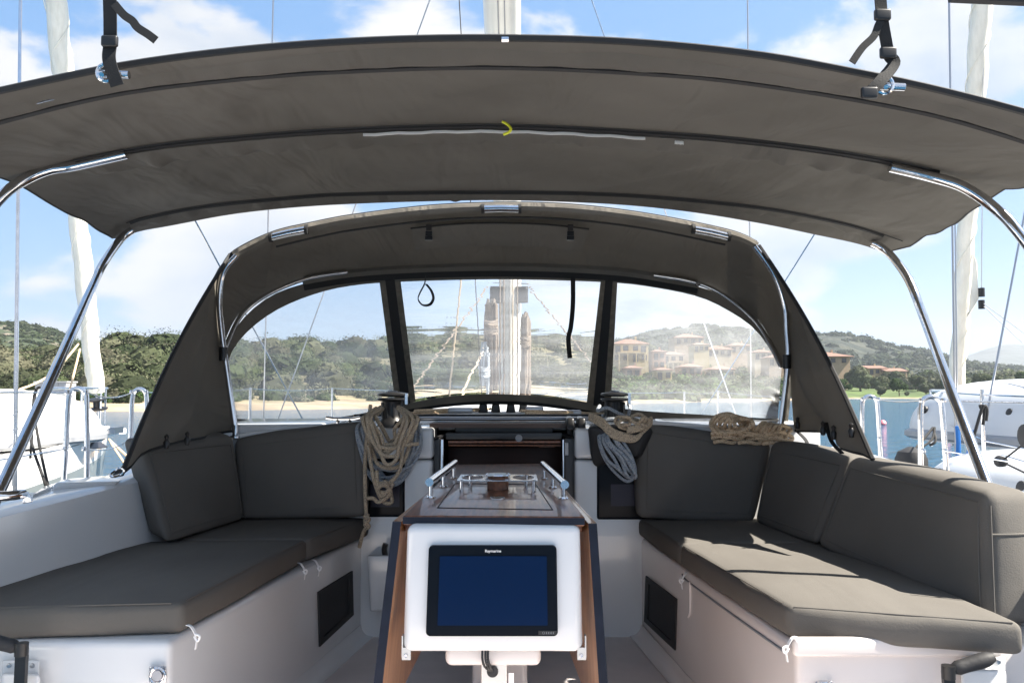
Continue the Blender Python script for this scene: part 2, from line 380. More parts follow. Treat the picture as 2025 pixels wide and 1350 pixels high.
# ================================================================== SETTING: sea, shore, hills
bm = NB(); 
vs = [bm.verts.new(p) for p in ((-4200, -300, 0), (4200, -300, 0), (4200, 5000, 0), (-4200, 5000, 0))]; bm.faces.new(vs)
sea = obj('water', bm, M['water'], smooth=False, kind='structure')
SH = [(-900, 45), (-400, 56), (0, 73), (340, 77), (600, 84), (900, 98), (1200, 120), (1540, 165), (1700, 205), (2025, 175), (2500, 130), (2900, 110)]
DC = [(-900, 110), (-400, 130), (0, 160), (340, 165), (600, 190), (900, 240), (1060, 290), (1200, 420), (1300, 480), (1420, 500), (1540, 470), (1620, 430), (2025, 430), (2900, 380)]
HC = [(-900, 13), (-400, 11), (0, 8.0), (130, 8.0), (230, 10.0), (340, 10.0), (480, 9.5), (620, 11.5), (800, 13.0), (1000, 15.5), (1100, 17), (1180, 17), (1300, 17), (1450, 16), (1560, 9), (1640, 7), (1720, 4), (2025, 4), (2900, 5)]
def sst(a, b, x):
    t = max(0, min(1, (x-a)/(b-a))); return t*t*(3-2*t)
def px2x(px, d): return (px-CX)/F*d/ct
def x2px(x, d): return x/d*F*ct+CX
def HT(px, d):
    s = itp(SH, px); c = itp(DC, px); h = itp(HC, px)
    if d < s: return max(-1.5, -.35-(s-d)*.08)
    z = -.35 + .85*min(1, (d-s)/7) + (h-.5)*sst(s+6, c, d)**(1.0)
    x = px2x(px, d)
    z += sst(s+4, s+40, d)*.8*mnoise.noise(Vector((x*.05, d*.05, 3)))
    if d > c: z -= (d-c)*.03
    return z
pxs = np.arange(-900, 2901, 12.0); nr = 46
rows = []; tint = []
for k in range(nr):
    t = k/(nr-1); r = []
    for px in pxs:
        s = itp(SH, px); c = itp(DC, px)*1.25
        d = s-6 + (c-s+6)*t**1.5
        r.append(Vector((px2x(px, d), d, HT(px, d))))
        nz = mnoise.noise(Vector((r[-1].x*.08, d*.08, 0)))
        beach = 14 if px < 1100 else (6 if px < 1600 else 3)
        if d-s < beach*(1+.5*nz): tint.append((.40, .31, .21))
        elif d-s < beach*1.7: tint.append((.30, .25, .15))
        elif px > 1560: 
            g = .75+.5*nz; tint.append((.105*g, .165*g, .032*g))
        elif px > 1180: tint.append((.13, .13, .06))
        else: tint.append((.13+.05*nz, .115+.03*nz, .06))
    rows.append(r)
bm = NB(); grid(bm, rows)
land = obj('shore_ground', bm, M['ground'], kind='structure', ang=80)
ca = land.data.color_attributes.new('tint', 'FLOAT_COLOR', 'POINT')
ca.data.foreach_set('color', np.array([(*c, 1) for c in tint], dtype=np.float32).ravel())
land['label'] = 'low shore ground with sandy beach and green lawn'
def ridge(name, crest, d0, d, d2, m, label, amp, fr, n=170, nr=22, base=0.0):
    a, b = crest[0][0], crest[-1][0]; rows = []
    for k in range(nr):
        t = k/(nr-1); r = []
        for i in range(n):
            px = a+(b-a)*i/(n-1)
            hh = (HOR-itp(crest, px))/F*d + EYE
            if t < .6: dd = d0+(d-d0)*t/.6; f = sst(0, 1, t/.6)**.85
            else: dd = d+(d2-d)*(t-.6)/.4; f = 1-sst(0, 1, (t-.6)/.4)
            x = px2x(px, dd)
            nz = mnoise.fractal(Vector((x*fr, dd*fr, 5)), 1.0, 2.0, 5)
            z = base-3 + (hh+3)*f + amp*nz*min(1, f*2)*(1 if abs(t-.6) > .08 else .45)
            r.append(Vector((x, dd, z)))
        rows.append(r)
    bm = NB(); grid(bm, rows); o = obj(name, bm, m, kind='structure', ang=80); o['label'] = label; return rows
RG1 = ridge('hill', [(-700, 600), (-300, 615), (-100, 635), (0, 642), (60, 648), (130, 668), (200, 692), (300, 712), (420, 740), (520, 775)], 250, 520, 800, M['hillr'], 'rocky scrub hill rising behind the left shore', 3.0, .02)
RG2 = ridge('hill', [(900, 735), (1060, 705), (1180, 690), (1250, 673), (1320, 656), (1400, 646), (1470, 652), (1540, 664), (1600, 673), (1650, 673), (1700, 682), (1750, 689), (1850, 702), (1900, 716), (2025, 728), (2300, 742), (2700, 765)], 480, 1100, 1700, M['hillm'], 'long scrub covered hill behind the village and park', 10, .006, n=260)
ridge('mountain', [(1700, 765), (1800, 728), (1860, 716), (1900, 707), (1950, 690), (1990, 682), (2030, 683), (2100, 680), (2200, 672), (2400, 690), (2700, 700)], 2400, 3400, 4600, M['mount'], 'distant blue mountain beyond the right shore', 22, .0012)
ridge('hill', [(1500, 745), (1650, 728), (1750, 738), (1850, 728), (1950, 733), (2050, 728), (2300, 735), (2700, 750)], 430, 620, 900, M['hillm'], 'low wooded rise behind the park trees', 4, .012)

# ------------------------------------------------------------------ foliage
def leafmesh(name, blobs, per, size, base, seed, flat=.8, core=True, var=.42, up=.45):
    """blobs: (x,y,z,rx,rz); leaf quads on noisy shells plus a dark inner core"""
    rg = np.random.RandomState(seed); V = []; C = []; Fq = []; n0 = 0
    B = np.array(blobs, dtype=float)
    for bi, (x, y, z, rx, rz) in enumerate(B):
        n = int(per*(1 if np.isscalar(per) else 1))
        u = rg.normal(size=(n, 3)); u /= np.linalg.norm(u, axis=1)[:, None]; u[:, 2] = np.abs(u[:, 2])*.95 - .25*(rg.rand(n) < .4)
        rad = .72+.24*rg.rand(n)
        ph = rg.rand(3)*6
        rad *= 1+.10*np.sin(u[:, 0]*5+ph[0])*np.sin(u[:, 1]*5+ph[1])+.05*np.sin(u[:, 2]*9+ph[2])
        c = u*rad[:, None]*np.array([rx, rx, rz])+np.array([x, y, z])
        nv = u+rg.normal(size=(n, 3))*.30; nv /= np.linalg.norm(nv, axis=1)[:, None]
        a = np.cross(nv, rg.normal(size=(n, 3))); a /= np.linalg.norm(a, axis=1)[:, None]; b = np.cross(nv, a)
        s = size*(.6+.8*rg.rand(n))[:, None]*(rx**.3)
        q = np.stack([c+a*s, c+b*s*.8, c-a*s, c-b*s*.8], 1).reshape(-1, 3)
        V.append(q); hue = rg.rand()
        bc = np.array(base[rg.randint(len(base))])*(1+var*(hue-.5)*2)
        lc = bc[None, :]*(1+.22*(rg.rand(n)-.5)[:, None])
        C.append(np.repeat(lc, 4, 0))
        m = 26; u = rg.normal(size=(m, 3)); u /= np.linalg.norm(u, axis=1)[:, None]; u[:, 2] = np.abs(u[:, 2])-.2   # larger inner quads, tint darkened for the shade between leaves
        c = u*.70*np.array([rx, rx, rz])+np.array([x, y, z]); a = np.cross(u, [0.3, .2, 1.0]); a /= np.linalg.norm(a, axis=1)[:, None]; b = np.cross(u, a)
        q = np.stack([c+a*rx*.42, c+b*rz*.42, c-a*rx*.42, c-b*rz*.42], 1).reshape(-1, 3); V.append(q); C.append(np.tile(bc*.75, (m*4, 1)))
    V = np.concatenate(V); C = np.concatenate(C); nq = len(V)//4
    me = bpy.data.meshes.new(name); me.vertices.add(len(V)); me.vertices.foreach_set('co', V.astype(np.float32).ravel())
    me.loops.add(nq*4); me.loops.foreach_set('vertex_index', np.arange(nq*4, dtype=np.int32))
    me.polygons.add(nq); me.polygons.foreach_set('loop_start', np.arange(0, nq*4, 4, dtype=np.int32)); me.polygons.foreach_set('loop_total', np.full(nq, 4, dtype=np.int32))
    me.update(calc_edges=True)
    ca = me.color_attributes.new('tint', 'FLOAT_COLOR', 'POINT'); ca.data.foreach_set('color', np.concatenate([C, np.ones((len(C), 1))], 1).astype(np.float32).ravel())
    me.materials.append(M['leaf']); return me
OL = [(.075, .088, .044), (.060, .078, .033), (.098, .102, .060), (.040, .058, .022), (.12, .118, .075)]
GR = [(.04, .075, .016), (.032, .062, .015), (.06, .095, .022)]
blobs = []
rg = random.Random(3)
while len(blobs) < 2500:
    px = rg.uniform(-650, 1210); s = itp(SH, px); c = itp(DC, px)
    d = s+13+(c*1.12-s-13)*rg.random()**.8
    if 55 < px < 160 and d < s+26: continue
    r = (rg.uniform(.7, 1.7) if rg.random() < .8 else rg.uniform(2.0, 3.9))*(1+.25*(d/160)); x = px2x(px, d); z = HT(px, d)
    blobs.append((x, d, z-.2, r, r*rg.uniform(.8, 1.2)))
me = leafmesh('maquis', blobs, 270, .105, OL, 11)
o = bpy.data.objects.new('shrubs', me); COL.objects.link(o); tag(o, 'olive green maquis scrub covering the left hillside', 'shrubs', kind='stuff')
blobs = []
for px in range(170, 470, 9):                       # bright green low bushes behind the beach
    s = itp(SH, px); d = s+rg.uniform(13, 19); r = rg.uniform(.9, 1.5)
    blobs.append((px2x(px, d), d, HT(px, d)-.1, r*1.2, r))
me = leafmesh('green_bushes', blobs, 170, .17, GR, 12)
o = bpy.data.objects.new('shrubs', me); COL.objects.link(o); tag(o, 'bright green low bushes along the back of the beach', 'shrubs', kind='stuff')
blobs = []
while len(blobs) < 950:                             # greenery among the village houses
    px = rg.uniform(1150, 1640); s = itp(SH, px); c = itp(DC, px); d = s+8+(c*1.2-s-8)*rg.random()
    r = rg.uniform(1.8, 4.0); blobs.append((px2x(px, d), d, HT(px, d)-.3, r, r*rg.uniform(.7, 1.1)))
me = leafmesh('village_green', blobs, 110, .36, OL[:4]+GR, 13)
o = bpy.data.objects.new('shrubs', me); COL.objects.link(o); tag(o, 'garden greenery growing between the village houses', 'shrubs', kind='stuff')
blobs = []
while len(blobs) < 420:                             # wood behind the park
    px = rg.uniform(1620, 2700); d = rg.uniform(370, 560)
    r = rg.uniform(4, 8); blobs.append((px2x(px, d), d, 3+ (d-370)*.03, r, r*rg.uniform(.9, 1.4)))
while len(blobs) < 600:
    px = rg.uniform(1640, 2700); d = rg.uniform(318, 372); r = rg.uniform(2.4, 4.6); blobs.append((px2x(px, d), d, HT(px, d)+r*.3, r, r*rg.uniform(.8, 1.1)))
me = leafmesh('wood', blobs, 110, .55, OL[:4], 14)
o = bpy.data.objects.new('woodland', me); COL.objects.link(o); tag(o, 'dark green woodland closing off the park lawn', 'woodland', kind='stuff')
def hillwood(rows, n, r0, r1, per, seed, label, nrow):
    rq = random.Random(seed); bl = []
    for k in range(n):
        i = rq.uniform(.5, nrow); j = rq.uniform(1, len(rows[0])-2); i0, j0 = int(i), int(j); p = rows[i0][j0].lerp(rows[i0+1][j0], i-i0).lerp(rows[i0][j0+1].lerp(rows[i0+1][j0+1], i-i0), j-j0)
        if mnoise.noise(p*.012+Vector((seed, 0, 0))) < -.12 and rq.random() < .8: continue
        r = rq.uniform(r0, r1); bl.append((p.x, p.y, p.z-r*.15, r, r*rq.uniform(.6, .9)))
    me = leafmesh('hill_scrub', bl, per, .16*r0+.1, [(.035, .05, .022), (.05, .062, .03), (.028, .042, .018)], seed)
    o = bpy.data.objects.new('shrubs', me); COL.objects.link(o); tag(o, label, 'shrubs', kind='stuff')
hillwood(RG1, 1300, 2.2, 5, 34, 51, 'dark scrub dotted over the rocky hill behind the left shore', 12)
hillwood(RG2, 3600, 4.5, 10, 26, 52, 'dark scrub covering the long hill behind the village', 12)
def tree_meshes(seed, h, r, base, trunkh):
    rq = random.Random(seed); bl = []
    for k in range(9):
        a = rq.uniform(0, 6.28); q = r*rq.uniform(.15, .6)
        bl.append((q*math.cos(a), q*math.sin(a), trunkh+(h-trunkh)*rq.uniform(.1, .62), r*rq.uniform(.38, .55), (h-trunkh)*rq.uniform(.26, .4)))
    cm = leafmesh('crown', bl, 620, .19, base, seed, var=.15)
    b = NB(); tube(b, cr([(0, 0, -.4), (.1, 0, trunkh*.5), (-.05, .1, trunkh), (.1, 0, h*.7)], 3), [.26-.018*i for i in range(10)], 7)
    for k in range(4):
        a = k*1.6+rq.random(); tube(b, [(0, 0, trunkh*.8), (r*.3*math.cos(a), r*.3*math.sin(a), trunkh*1.25), (r*.5*math.cos(a), r*.5*math.sin(a), h*.6)], [.13, .09, .04], 6)
    tm = bpy.data.meshes.new('trunk'); b.to_mesh(tm); b.free(); tm.materials.append(M['bark']); return cm, tm
TV = [tree_meshes(31, 7, 4.2, OL[:2]+GR[:1], 1.6), tree_meshes(32, 6, 3.6, [(.095, .11, .06), (.08, .10, .05)], 1.0), tree_meshes(33, 9, 4.0, GR[:2], 2.2), tree_meshes(34, 4.2, 2.8, [(.09, .105, .065)], .6)]
def tree(px, d, top, var, label, group=None):
    z = HT(px, d); hh = [7, 6, 9, 4.2][var]; want = (HOR-top)/F*d+EYE-z; k = max(.3, want/hh/.97)
    t = thing('tree', label, 'tree', (px2x(px, d), d, z), group); t.scale = (k, k, k)
    for nm, me in (('crown', TV[var][0]), ('trunk', TV[var][1])):
        c = bpy.data.objects.new(nm, me); COL.objects.link(c); c.parent = t
    t.rotation_euler.z = rg.uniform(0, 6.28)
for px, d, top, v, lab in (
    (1668, 235, 745, 2, 'dark green bushy tree beside the grey canvas side wing'),
    (1700, 290, 716, 1, 'tall pale olive tree in front of the terracotta roof'),
    (1742, 262, 738, 1, 'rounded olive tree left of the small yellow gable'),
    (1775, 225, 743, 2, 'dark leaning tree standing nearest the water on the lawn'),
    (1738, 228, 762, 3, 'small low bush under the olives on the lawn'),
    (1812, 300, 738, 0, 'tree with thin trunk right of the yellow gable'),
    (1828, 250, 757, 3, 'ball shaped grey green tree on the lawn beside the steel tube'),
    (1880, 262, 728, 0, 'dark broad tree seen between steel tube and furled sail'),
    (1858, 268, 745, 1, 'pale olive seen just left of the forestay'),
    (1940, 262, 732, 0, 'dark tree right behind the furled sail on the right'),
    (1975, 290, 740, 1, 'grey green tree behind the parked car'),
    (2020, 255, 730, 2, 'dark tall tree at the right edge of the photo'),
    (2075, 260, 738, 0, 'dark tree just outside the right edge'),
    (1790, 222, 783, 3, 'low shrub by the waterline in the park'),
    (1765, 340, 728, 0, 'distant olive behind the roofs of the park houses'),
    (617, 180, 664, 2, 'single rounded tree standing above the left skyline'),
    (345, 160, 668, 1, 'olive tree in front of the orange house'),
    (215, 158, 664, 1, 'olive crown on the skyline beside the left furled sail'),
    (290, 160, 662, 0, 'broad olive crown on the left skyline'),
    (1265, 330, 668, 0, 'dark tree rising behind the yellow villa'),
    (1215, 205, 722, 2, 'dark tree left of the yellow villa terrace'),
    (1390, 215, 738, 0, 'dark tree below the middle villas'),
    (1480, 230, 742, 2, 'dark tree below the right hand villas')):
    tree(px, d, top, v, lab)
# ------------------------------------------------------------------ houses
def house(px0, px1, ytop, ybot, d, dep, wall, label, nwin=3, floors=2, rot=0, roofk='hip', porch=False, over=.5):
    x0, x1 = px2x(px0, d), px2x(px1, d); zt = EYE+(HOR-ytop)/F*d; zb = EYE+(HOR-ybot)/F*d
    wd = x1-x0; xc = (x0+x1)/2; zb2 = min(min(zb, zt-2.6)-1.5, HT((px0+px1)/2, d)-.5)
    t = thing('house', label, 'house', (xc, d+dep/2, zb2))
    rh = min(1.9, wd*.16)
    b = NB(); box(b, (xc, d+dep/2, (zt-rh+zb2)/2), (wd, dep, zt-rh-zb2)); obj('wall', b, M[wall], t, False)
    b = NB(); ze = zt-rh
    e = over; V = [b.verts.new(p) for p in ((x0-e, d-e, ze), (x1+e, d-e, ze), (x1+e, d+dep+e, ze), (x0-e, d+dep+e, ze))]
    W2 = [b.verts.new((v.co.x, v.co.y, ze-.18)) for v in V]
    if roofk == 'hip':
        k = min(wd, dep)*.42; R = [b.verts.new((x0+k, d+dep/2, zt)), b.verts.new((x1-k, d+dep/2, zt))]
    else: R = [b.verts.new((x0-e, d+dep/2, zt)), b.verts.new((x1+e, d+dep/2, zt))]
    b.faces.new((V[0], V[1], R[1], R[0])); b.faces.new((V[2], V[3], R[0], R[1])); b.faces.new((V[1], V[2], R[1])); b.faces.new((V[3], V[0], R[0]))
    for i in range(4): b.faces.new((V[i], W2[i], W2[(i+1) % 4], V[(i+1) % 4]))
    b.faces.new(W2); rf = obj('roof', b, M['roof'], t, False)
    b = NB(); box(b, (xc+wd*.22, d+dep*.5, zt+.1), (.6, .6, 1.5)); obj('chimney', b, M[wall], rf, False)
    fh = 2.9
    for f in range(floors):
        zc = ze-1.5-f*fh
        if zc < zb-.3: break
        for i in range(nwin):
            xx = x0+wd*(i+.5)/nwin + rg.uniform(-.2, .2); ww = min(1.5, wd/nwin*.55); hh = 1.5 if (i+f) % 3 else 2.1
            b = NB(); box(b, (xx, d-.03, zc-(hh-1.5)/2), (ww+.2, .16, hh+.2)); fr = obj('window', b, M['shut'], t, False)
            b = NB(); box(b, (xx, d-.09, zc-(hh-1.5)/2), (ww, .1, hh)); obj('pane', b, M['wdark'], fr, False)
    if porch:
        b = NB(); box(b, (xc, d-1.6, ze-fh-.1), (wd*.8, 3.2, .25)); obj('balcony', b, M[wall], t, False)
        for i in range(4):
            b = NB(); box(b, (x0+wd*(.14+.24*i), d-3.0, (ze-fh-.2+zb2)/2), (.35, .35, ze-fh-.2-zb2)); obj('column', b, M[wall], t, False)
    return t
house(1212, 1282, 668, 735, 262, 12, 'wy', 'large yellow villa with dark eaves and loggias behind the window pillar', 4, 2, porch=True)
house(1236, 1268, 722, 750, 248, 7, 'wr', 'small reddish house below the large yellow villa', 2, 1)
house(1290, 1316, 690, 735, 275, 9, 'wr', 'narrow brick red house beside the large yellow villa', 2, 2)
house(1312, 1352, 694, 728, 292, 10, 'wc', 'cream villa with a wide terrace right of the brick red house', 3, 1, porch=True)
house(1298, 1328, 726, 752, 232, 7, 'wy', 'small yellow house with a pale canopy nearest the beach', 2, 1)
house(1334, 1392, 658, 690, 360, 14, 'wo', 'upper ochre villa under the ridge of the hill', 4, 1)
house(1372, 1402, 676, 712, 330, 10, 'wy', 'yellow house one row below the upper ochre villa', 3, 1)
house(1398, 1448, 682, 716, 345, 12, 'wc', 'long cream house with terracotta roof at the middle of the right window', 4, 1)
house(1346, 1388, 718, 748, 262, 9, 'wr', 'low brick coloured house in the trees below the cream villa', 3, 1)
house(1444, 1486, 676, 706, 350, 12, 'wo', 'ochre house between the long cream house and the steel bow', 3, 1)
house(1404, 1452, 722, 746, 285, 10, 'wo', 'wide low ochre house with red roof above the winch', 4, 1)
house(1492, 1528, 690, 722, 320, 10, 'wc', 'cream house seen at the right end of the window', 3, 1)
house(1520, 1560, 700, 735, 300, 10, 'wo', 'ochre house half hidden by the steel tube', 3, 1)
house(1612, 1680, 694, 735, 300, 16, 'wo', 'house with large terracotta roof beside the canvas wing', 3, 1, over=1.2)
house(1716, 1752, 722, 750, 370, 14, 'wy', 'yellow house behind the olives with low roof', 3, 1, roofk='gable')
house(1752, 1792, 727, 750, 365, 14, 'wo', 'smaller orange house beside the yellow house in the park', 3, 1, roofk='gable')
house(326, 364, 668, 700, 172, 6, 'wo', 'orange flat topped house on the left skyline', 2, 1, roofk='gable', over=.1)
for px, y, lab in ((1775, 716, 'white villa on the far slope, left one of three'), (1800, 714, 'white villa on the far slope, middle and widest of three'), (1826, 720, 'white villa on the far slope, right one of three')):
    house(px-8, px+8, y-3, y+3, 800, 12, 'wc', lab, 2, 1)
# grey cabin on the beach
d = 80; t = thing('beach_cabin', 'pale grey panelled cabin standing on the left beach', 'cabin', (px2x(103, d), d, .3))
x0, x1 = px2x(72, d), px2x(134, d); zt = EYE+(HOR-756)/F*d; zb = EYE+(HOR-803)/F*d
for i in range(4):
    a, b_ = lerp(x0, x1, i/4), lerp(x0, x1, (i+1)/4); b = NB(); box(b, ((a+b_)/2, d+.9, (zt+zb)/2), (b_-a-.03, 1.8, zt-zb)); obj('panel', b, M['greyc'], t, False)
b = NB(); box(b, ((x0+x1)/2, d+.9, zt+.06), (x1-x0+.2, 2.0, .12)); obj('roof', b, M['greyc'], t, False)
for k in range(3):
    b = NB(); box(b, ((x0+x1)/2, d-.03, zb+.5+k*.55), (x1-x0, .05, .05)); obj('rail', b, M['greyc'], t, False)
# parked car on the far lawn
def car(px, d, label):
    x = px2x(px, d); z = HT(px, d)+.05
    t = thing('parked_car', label, 'car', (x, d, z))
    b = NB(); rhex(b, [(x-2.1, d, z+.3), (x+2.1, d, z+.3), (x+2.1, d+1.7, z+.3), (x-2.1, d+1.7, z+.3)], [(x-2.05, d, z+.95), (x+2.0, d, z+.9), (x+2.0, d+1.7, z+.9), (x-2.05, d+1.7, z+.95)], .18); obj('body', b, M['greyc'], t)
    b = NB(); rhex(b, [(x-1.9, d+.1, z+.9), (x+1.2, d+.1, z+.9), (x+1.2, d+1.6, z+.9), (x-1.9, d+1.6, z+.9)], [(x-1.6, d+.2, z+1.5), (x+.6, d+.2, z+1.5), (x+.6, d+1.5, z+1.5), (x-1.6, d+1.5, z+1.5)], .12); obj('cabin', b, M['wdark'], t)
    b = NB(); rhex(b, [(x-1.65, d+.18, z+1.48), (x+.65, d+.18, z+1.48), (x+.65, d+1.52, z+1.48), (x-1.65, d+1.52, z+1.48)], [(x-1.55, d+.25, z+1.56), (x+.5, d+.25, z+1.56), (x+.5, d+1.45, z+1.56), (x-1.55, d+1.45, z+1.56)], .03); obj('roof', b, M['greyc'], t)
    for sx in (-1.3, 1.3):
        for sy in (0, 1.55):
            b = NB(); lathe(b, [(0, 0), (.2, 0), (.32, .02), (.33, .1), (.32, .18), (.2, .2), (0, .2)], (x+sx, d+sy-.02, z+.33), 14, (0, 1, 0)); obj('wheel', b, M['rub'], t)
car(1971, 215, 'silver estate car parked on the lawn at the right shore')
# mooring buoys
for px, y, lab in ((1746, 837, 'small pink mooring buoy floating right of the canvas wing'), (1871, 838, 'pink mooring buoy behind the right boat bow'), (70, 812, 'red buoy afloat off the left beach')):
    p = PZ(px, y, -EYE+.08); b = NB(); lathe(b, [(0, -.2), (.12, -.16), (.2, 0), (.15, .13), (.05, .2), (0, .22)], p, 14); obj('mooring_buoy', b, M['pink'], None, label=lab, cat='buoy', group=None)

# ------------------------------------------------------------------ the air itself
b = NB(); box(b, (0, 2370, 190), (8600, 5500, 384)); hz = obj('haze', b, M['greyc'], smooth=False, kind='stuff', label='thin sea haze between us and the hills')
hm = bpy.data.materials.new('sea_haze'); hm.use_nodes = True; hn = hm.node_tree; hn.nodes.clear()
ho = hn.nodes.new('ShaderNodeOutputMaterial'); pv = hn.nodes.new('ShaderNodeVolumePrincipled'); pv.inputs['Color'].default_value = (.80, .88, 1, 1); pv.inputs['Density'].default_value = .00019; pv.inputs['Anisotropy'].default_value = .3
hn.links.new(pv.outputs[0], ho.inputs['Volume']); hz.data.materials.clear(); hz.data.materials.append(hm)
try: hm.cycles.homogeneous_volume = True
except Exception: pass
hz.visible_shadow = True
# ================================================================== OWN YACHT: fixed mouldings
yacht = thing('sailing_yacht', 'white sailing yacht whose cockpit we stand in, grey cushions and companionway ahead', 'yacht', (0, 1.2, .2))
def part(name, bm, m, label=None, parent=None, smooth=True, bv=0, ang=40):
    o = obj(name, bm, M[m], parent or yacht, smooth, label=label, ang=ang)
    if bv: bevel(o, bv)
    return o
Z = -1.05
# sole
b = NB(); hexa(b, [W(-1.3, .6, Z-.05), W(1.3, .6, Z-.05), W(1.1, 3.66, Z-.05), W(-1.1, 3.66, Z-.05)], [W(-1.3, .6, Z), W(1.3, .6, Z), W(1.1, 3.66, Z), W(-1.1, 3.66, Z)]); part('cockpit_sole', b, 'sole', smooth=False)
# bench bases (inner edge follows photo: wide aft, narrow forward)
LT = -.632
def bench(side, xn, xf, dn, outer):
    b = NB(); o = outer
    A = [W(xn, dn, Z-.02), W(xf, 3.62, Z-.02)]; B = [W(xn, dn, LT), W(xf, 3.62, LT)]
    if side < 0: rhex(b, [W(-o, dn, Z-.02), A[0], A[1], W(-o, 3.62, Z-.02)], [W(-o, dn, LT), B[0], B[1], W(-o, 3.62, LT)], .022)
    else: rhex(b, [A[0], W(o, dn, Z-.02), W(o, 3.62, Z-.02), A[1]], [B[0], W(o, dn, LT), W(o, 3.62, LT), B[1]], .022)
    return part('bench', b, 'gel' if side < 0 else 'gel_bounce', 'left bench moulding' if side < 0 else 'right bench moulding')
bl = bench(-1, -.865, -.645, 2.13, 1.75); br = bench(1, .705, .555, 2.09, 1.75)
# toe mouldings where benches meet the sole
for s, x0, x1, dn in ((-1, -.865, -.645, 2.13), (1, .705, .555, 2.09)):
    b = NB(); q = .05
    rows = []
    for k in range(6):
        a = math.pi/2*k/5; rows.append([W(lerp(x0, x1, t)-s*(q-q*math.sin(a)) - s*.0, lerp(dn+.02, 3.6, t), Z+.002+q-q*math.cos(a)) for t in (0, .5, 1)])
    grid(b, rows, .004); part('cove_moulding', b, 'gel' if s < 0 else 'gel_bounce')
# bulkhead columns left and right of the companionway
def colm(pl, pr, label):
    b = NB(); d = 3.6
    xl, xr = px2x(pl, d), px2x(pr, d)
    rhex(b, [W(xl, d, Z-.02), W(xr, d, Z-.02), W(xr, 4.1, Z-.02), W(xl, 4.1, Z-.02)], [W(xl, d, -.30), W(xr, d, -.30), W(xr, 4.1, -.30), W(xl, 4.1, -.30)], .015); part('bulkhead', b, 'gel', label)
    b = NB(); d = 3.585
    rhex(b, [W(xl, d, -.294), W(xr+.003, d, -.294), W(xr+.003, 4.1, -.294), W(xl, 4.1, -.294)], [W(xl, d, -.165), W(xr+.003, d, -.165), W(xr+.003, 4.1, -.15), W(xl, 4.1, -.15)], .015); part('winch_plinth', b, 'gel', label.replace('bulkhead', 'winch plinth'))
colm(640, 856, 'left bulkhead of the companionway'); colm(1136, 1330, 'right bulkhead of the companionway')
# bulkhead outboard wings behind the backrests
for s, (a, c) in ((-1, (420, 640)), (1, (1330, 1620))):
    b = NB(); rhex(b, [W(px2x(a, 3.59), 3.59, Z), W(px2x(c, 3.59), 3.59, Z), W(px2x(c, 3.66), 4.2, Z), W(px2x(a, 3.66), 4.2, Z)], [W(px2x(a, 3.59), 3.59, -.15), W(px2x(c, 3.59), 3.59, -.145), W(px2x(c, 3.66), 4.2, -.14), W(px2x(a, 3.66), 4.2, -.14)], .02); part('bulkhead', b, 'gel')
    b = NB(); tube(b, cr([P(470 if s < 0 else 1272, 862 if s < 0 else 836, 3.56), P(600 if s < 0 else 1400, 848 if s < 0 else 845, 3.6), P(715 if s < 0 else 1560, 838 if s < 0 else 868, 3.6)]), .012, 8); part('coaming_trim', b, 'gel')
# instrument panels on the bulkheads
for (a, y0, c, y1, sa, sb, sc, sd) in ((716, 905, 801, 1022, 732, 957, 790, 1002), (1180, 908, 1300, 1027, 1208, 957, 1272, 1000)):
    d = 3.592
    p = [P(a, y1, d), P(c, y1, d), P(c, y1, d+.03), P(a, y1, d+.03)]; q = [P(a, y0, d), P(c, y0, d), P(c, y0, d+.03), P(a, y0, d+.03)]
    b = NB(); rhex(b, p, q, .012); ip = part('instrument_panel', b, 'bezel')
    d = 3.589; b = NB(); hexa(b, [P(sa, sd, d), P(sc, sd, d), P(sc, sd, d+.004), P(sa, sd, d+.004)], [P(sa, sb, d), P(sc, sb, d), P(sc, sb, d+.004), P(sa, sb, d+.004)]); part('display', b, 'screen2', parent=ip, smooth=False)
# hatch coaming, companionway
def slab(name, m, pts, d0, d1, parent=None, r=.004, bv=0):
    """pts = (left,top,right,bottom) px at depth d0, extruded to d1 in true size"""
    l, t, rr, bo = pts; A = P(l, bo, d0); B = P(rr, bo, d0); C = P(rr, t, d0); D = P(l, t, d0); v = Vector((0, d1-d0, 0))
    b = NB(); rhex(b, [A, B, B+v, A+v], [D, C, C+v, D+v], r); return part(name, b, m, parent=parent)
# coachroof behind
b = NB(); rows = []
for d, z0 in ((3.95, -.155), (4.3, -.135), (5.0, -.115), (6.5, -.105), (8.5, -.14), (9.6, -.30), (10.2, -.52)):
    wd = lerp(1.18, .75, (d-3.95)/6.2); rows.append([W(-.06+wd*u, d, z0-.09*abs(u)**4-(.34 if abs(u) > .99 else 0)) for u in [i/12*2-1 for i in range(13)]])
for r_ in rows:
    r_.insert(0, r_[0]+Vector((-.10, 0, -.05))); r_.append(r_[-1]+Vector((.10, 0, -.05)))
grid(b, rows); part('coachroof', b, 'deck')
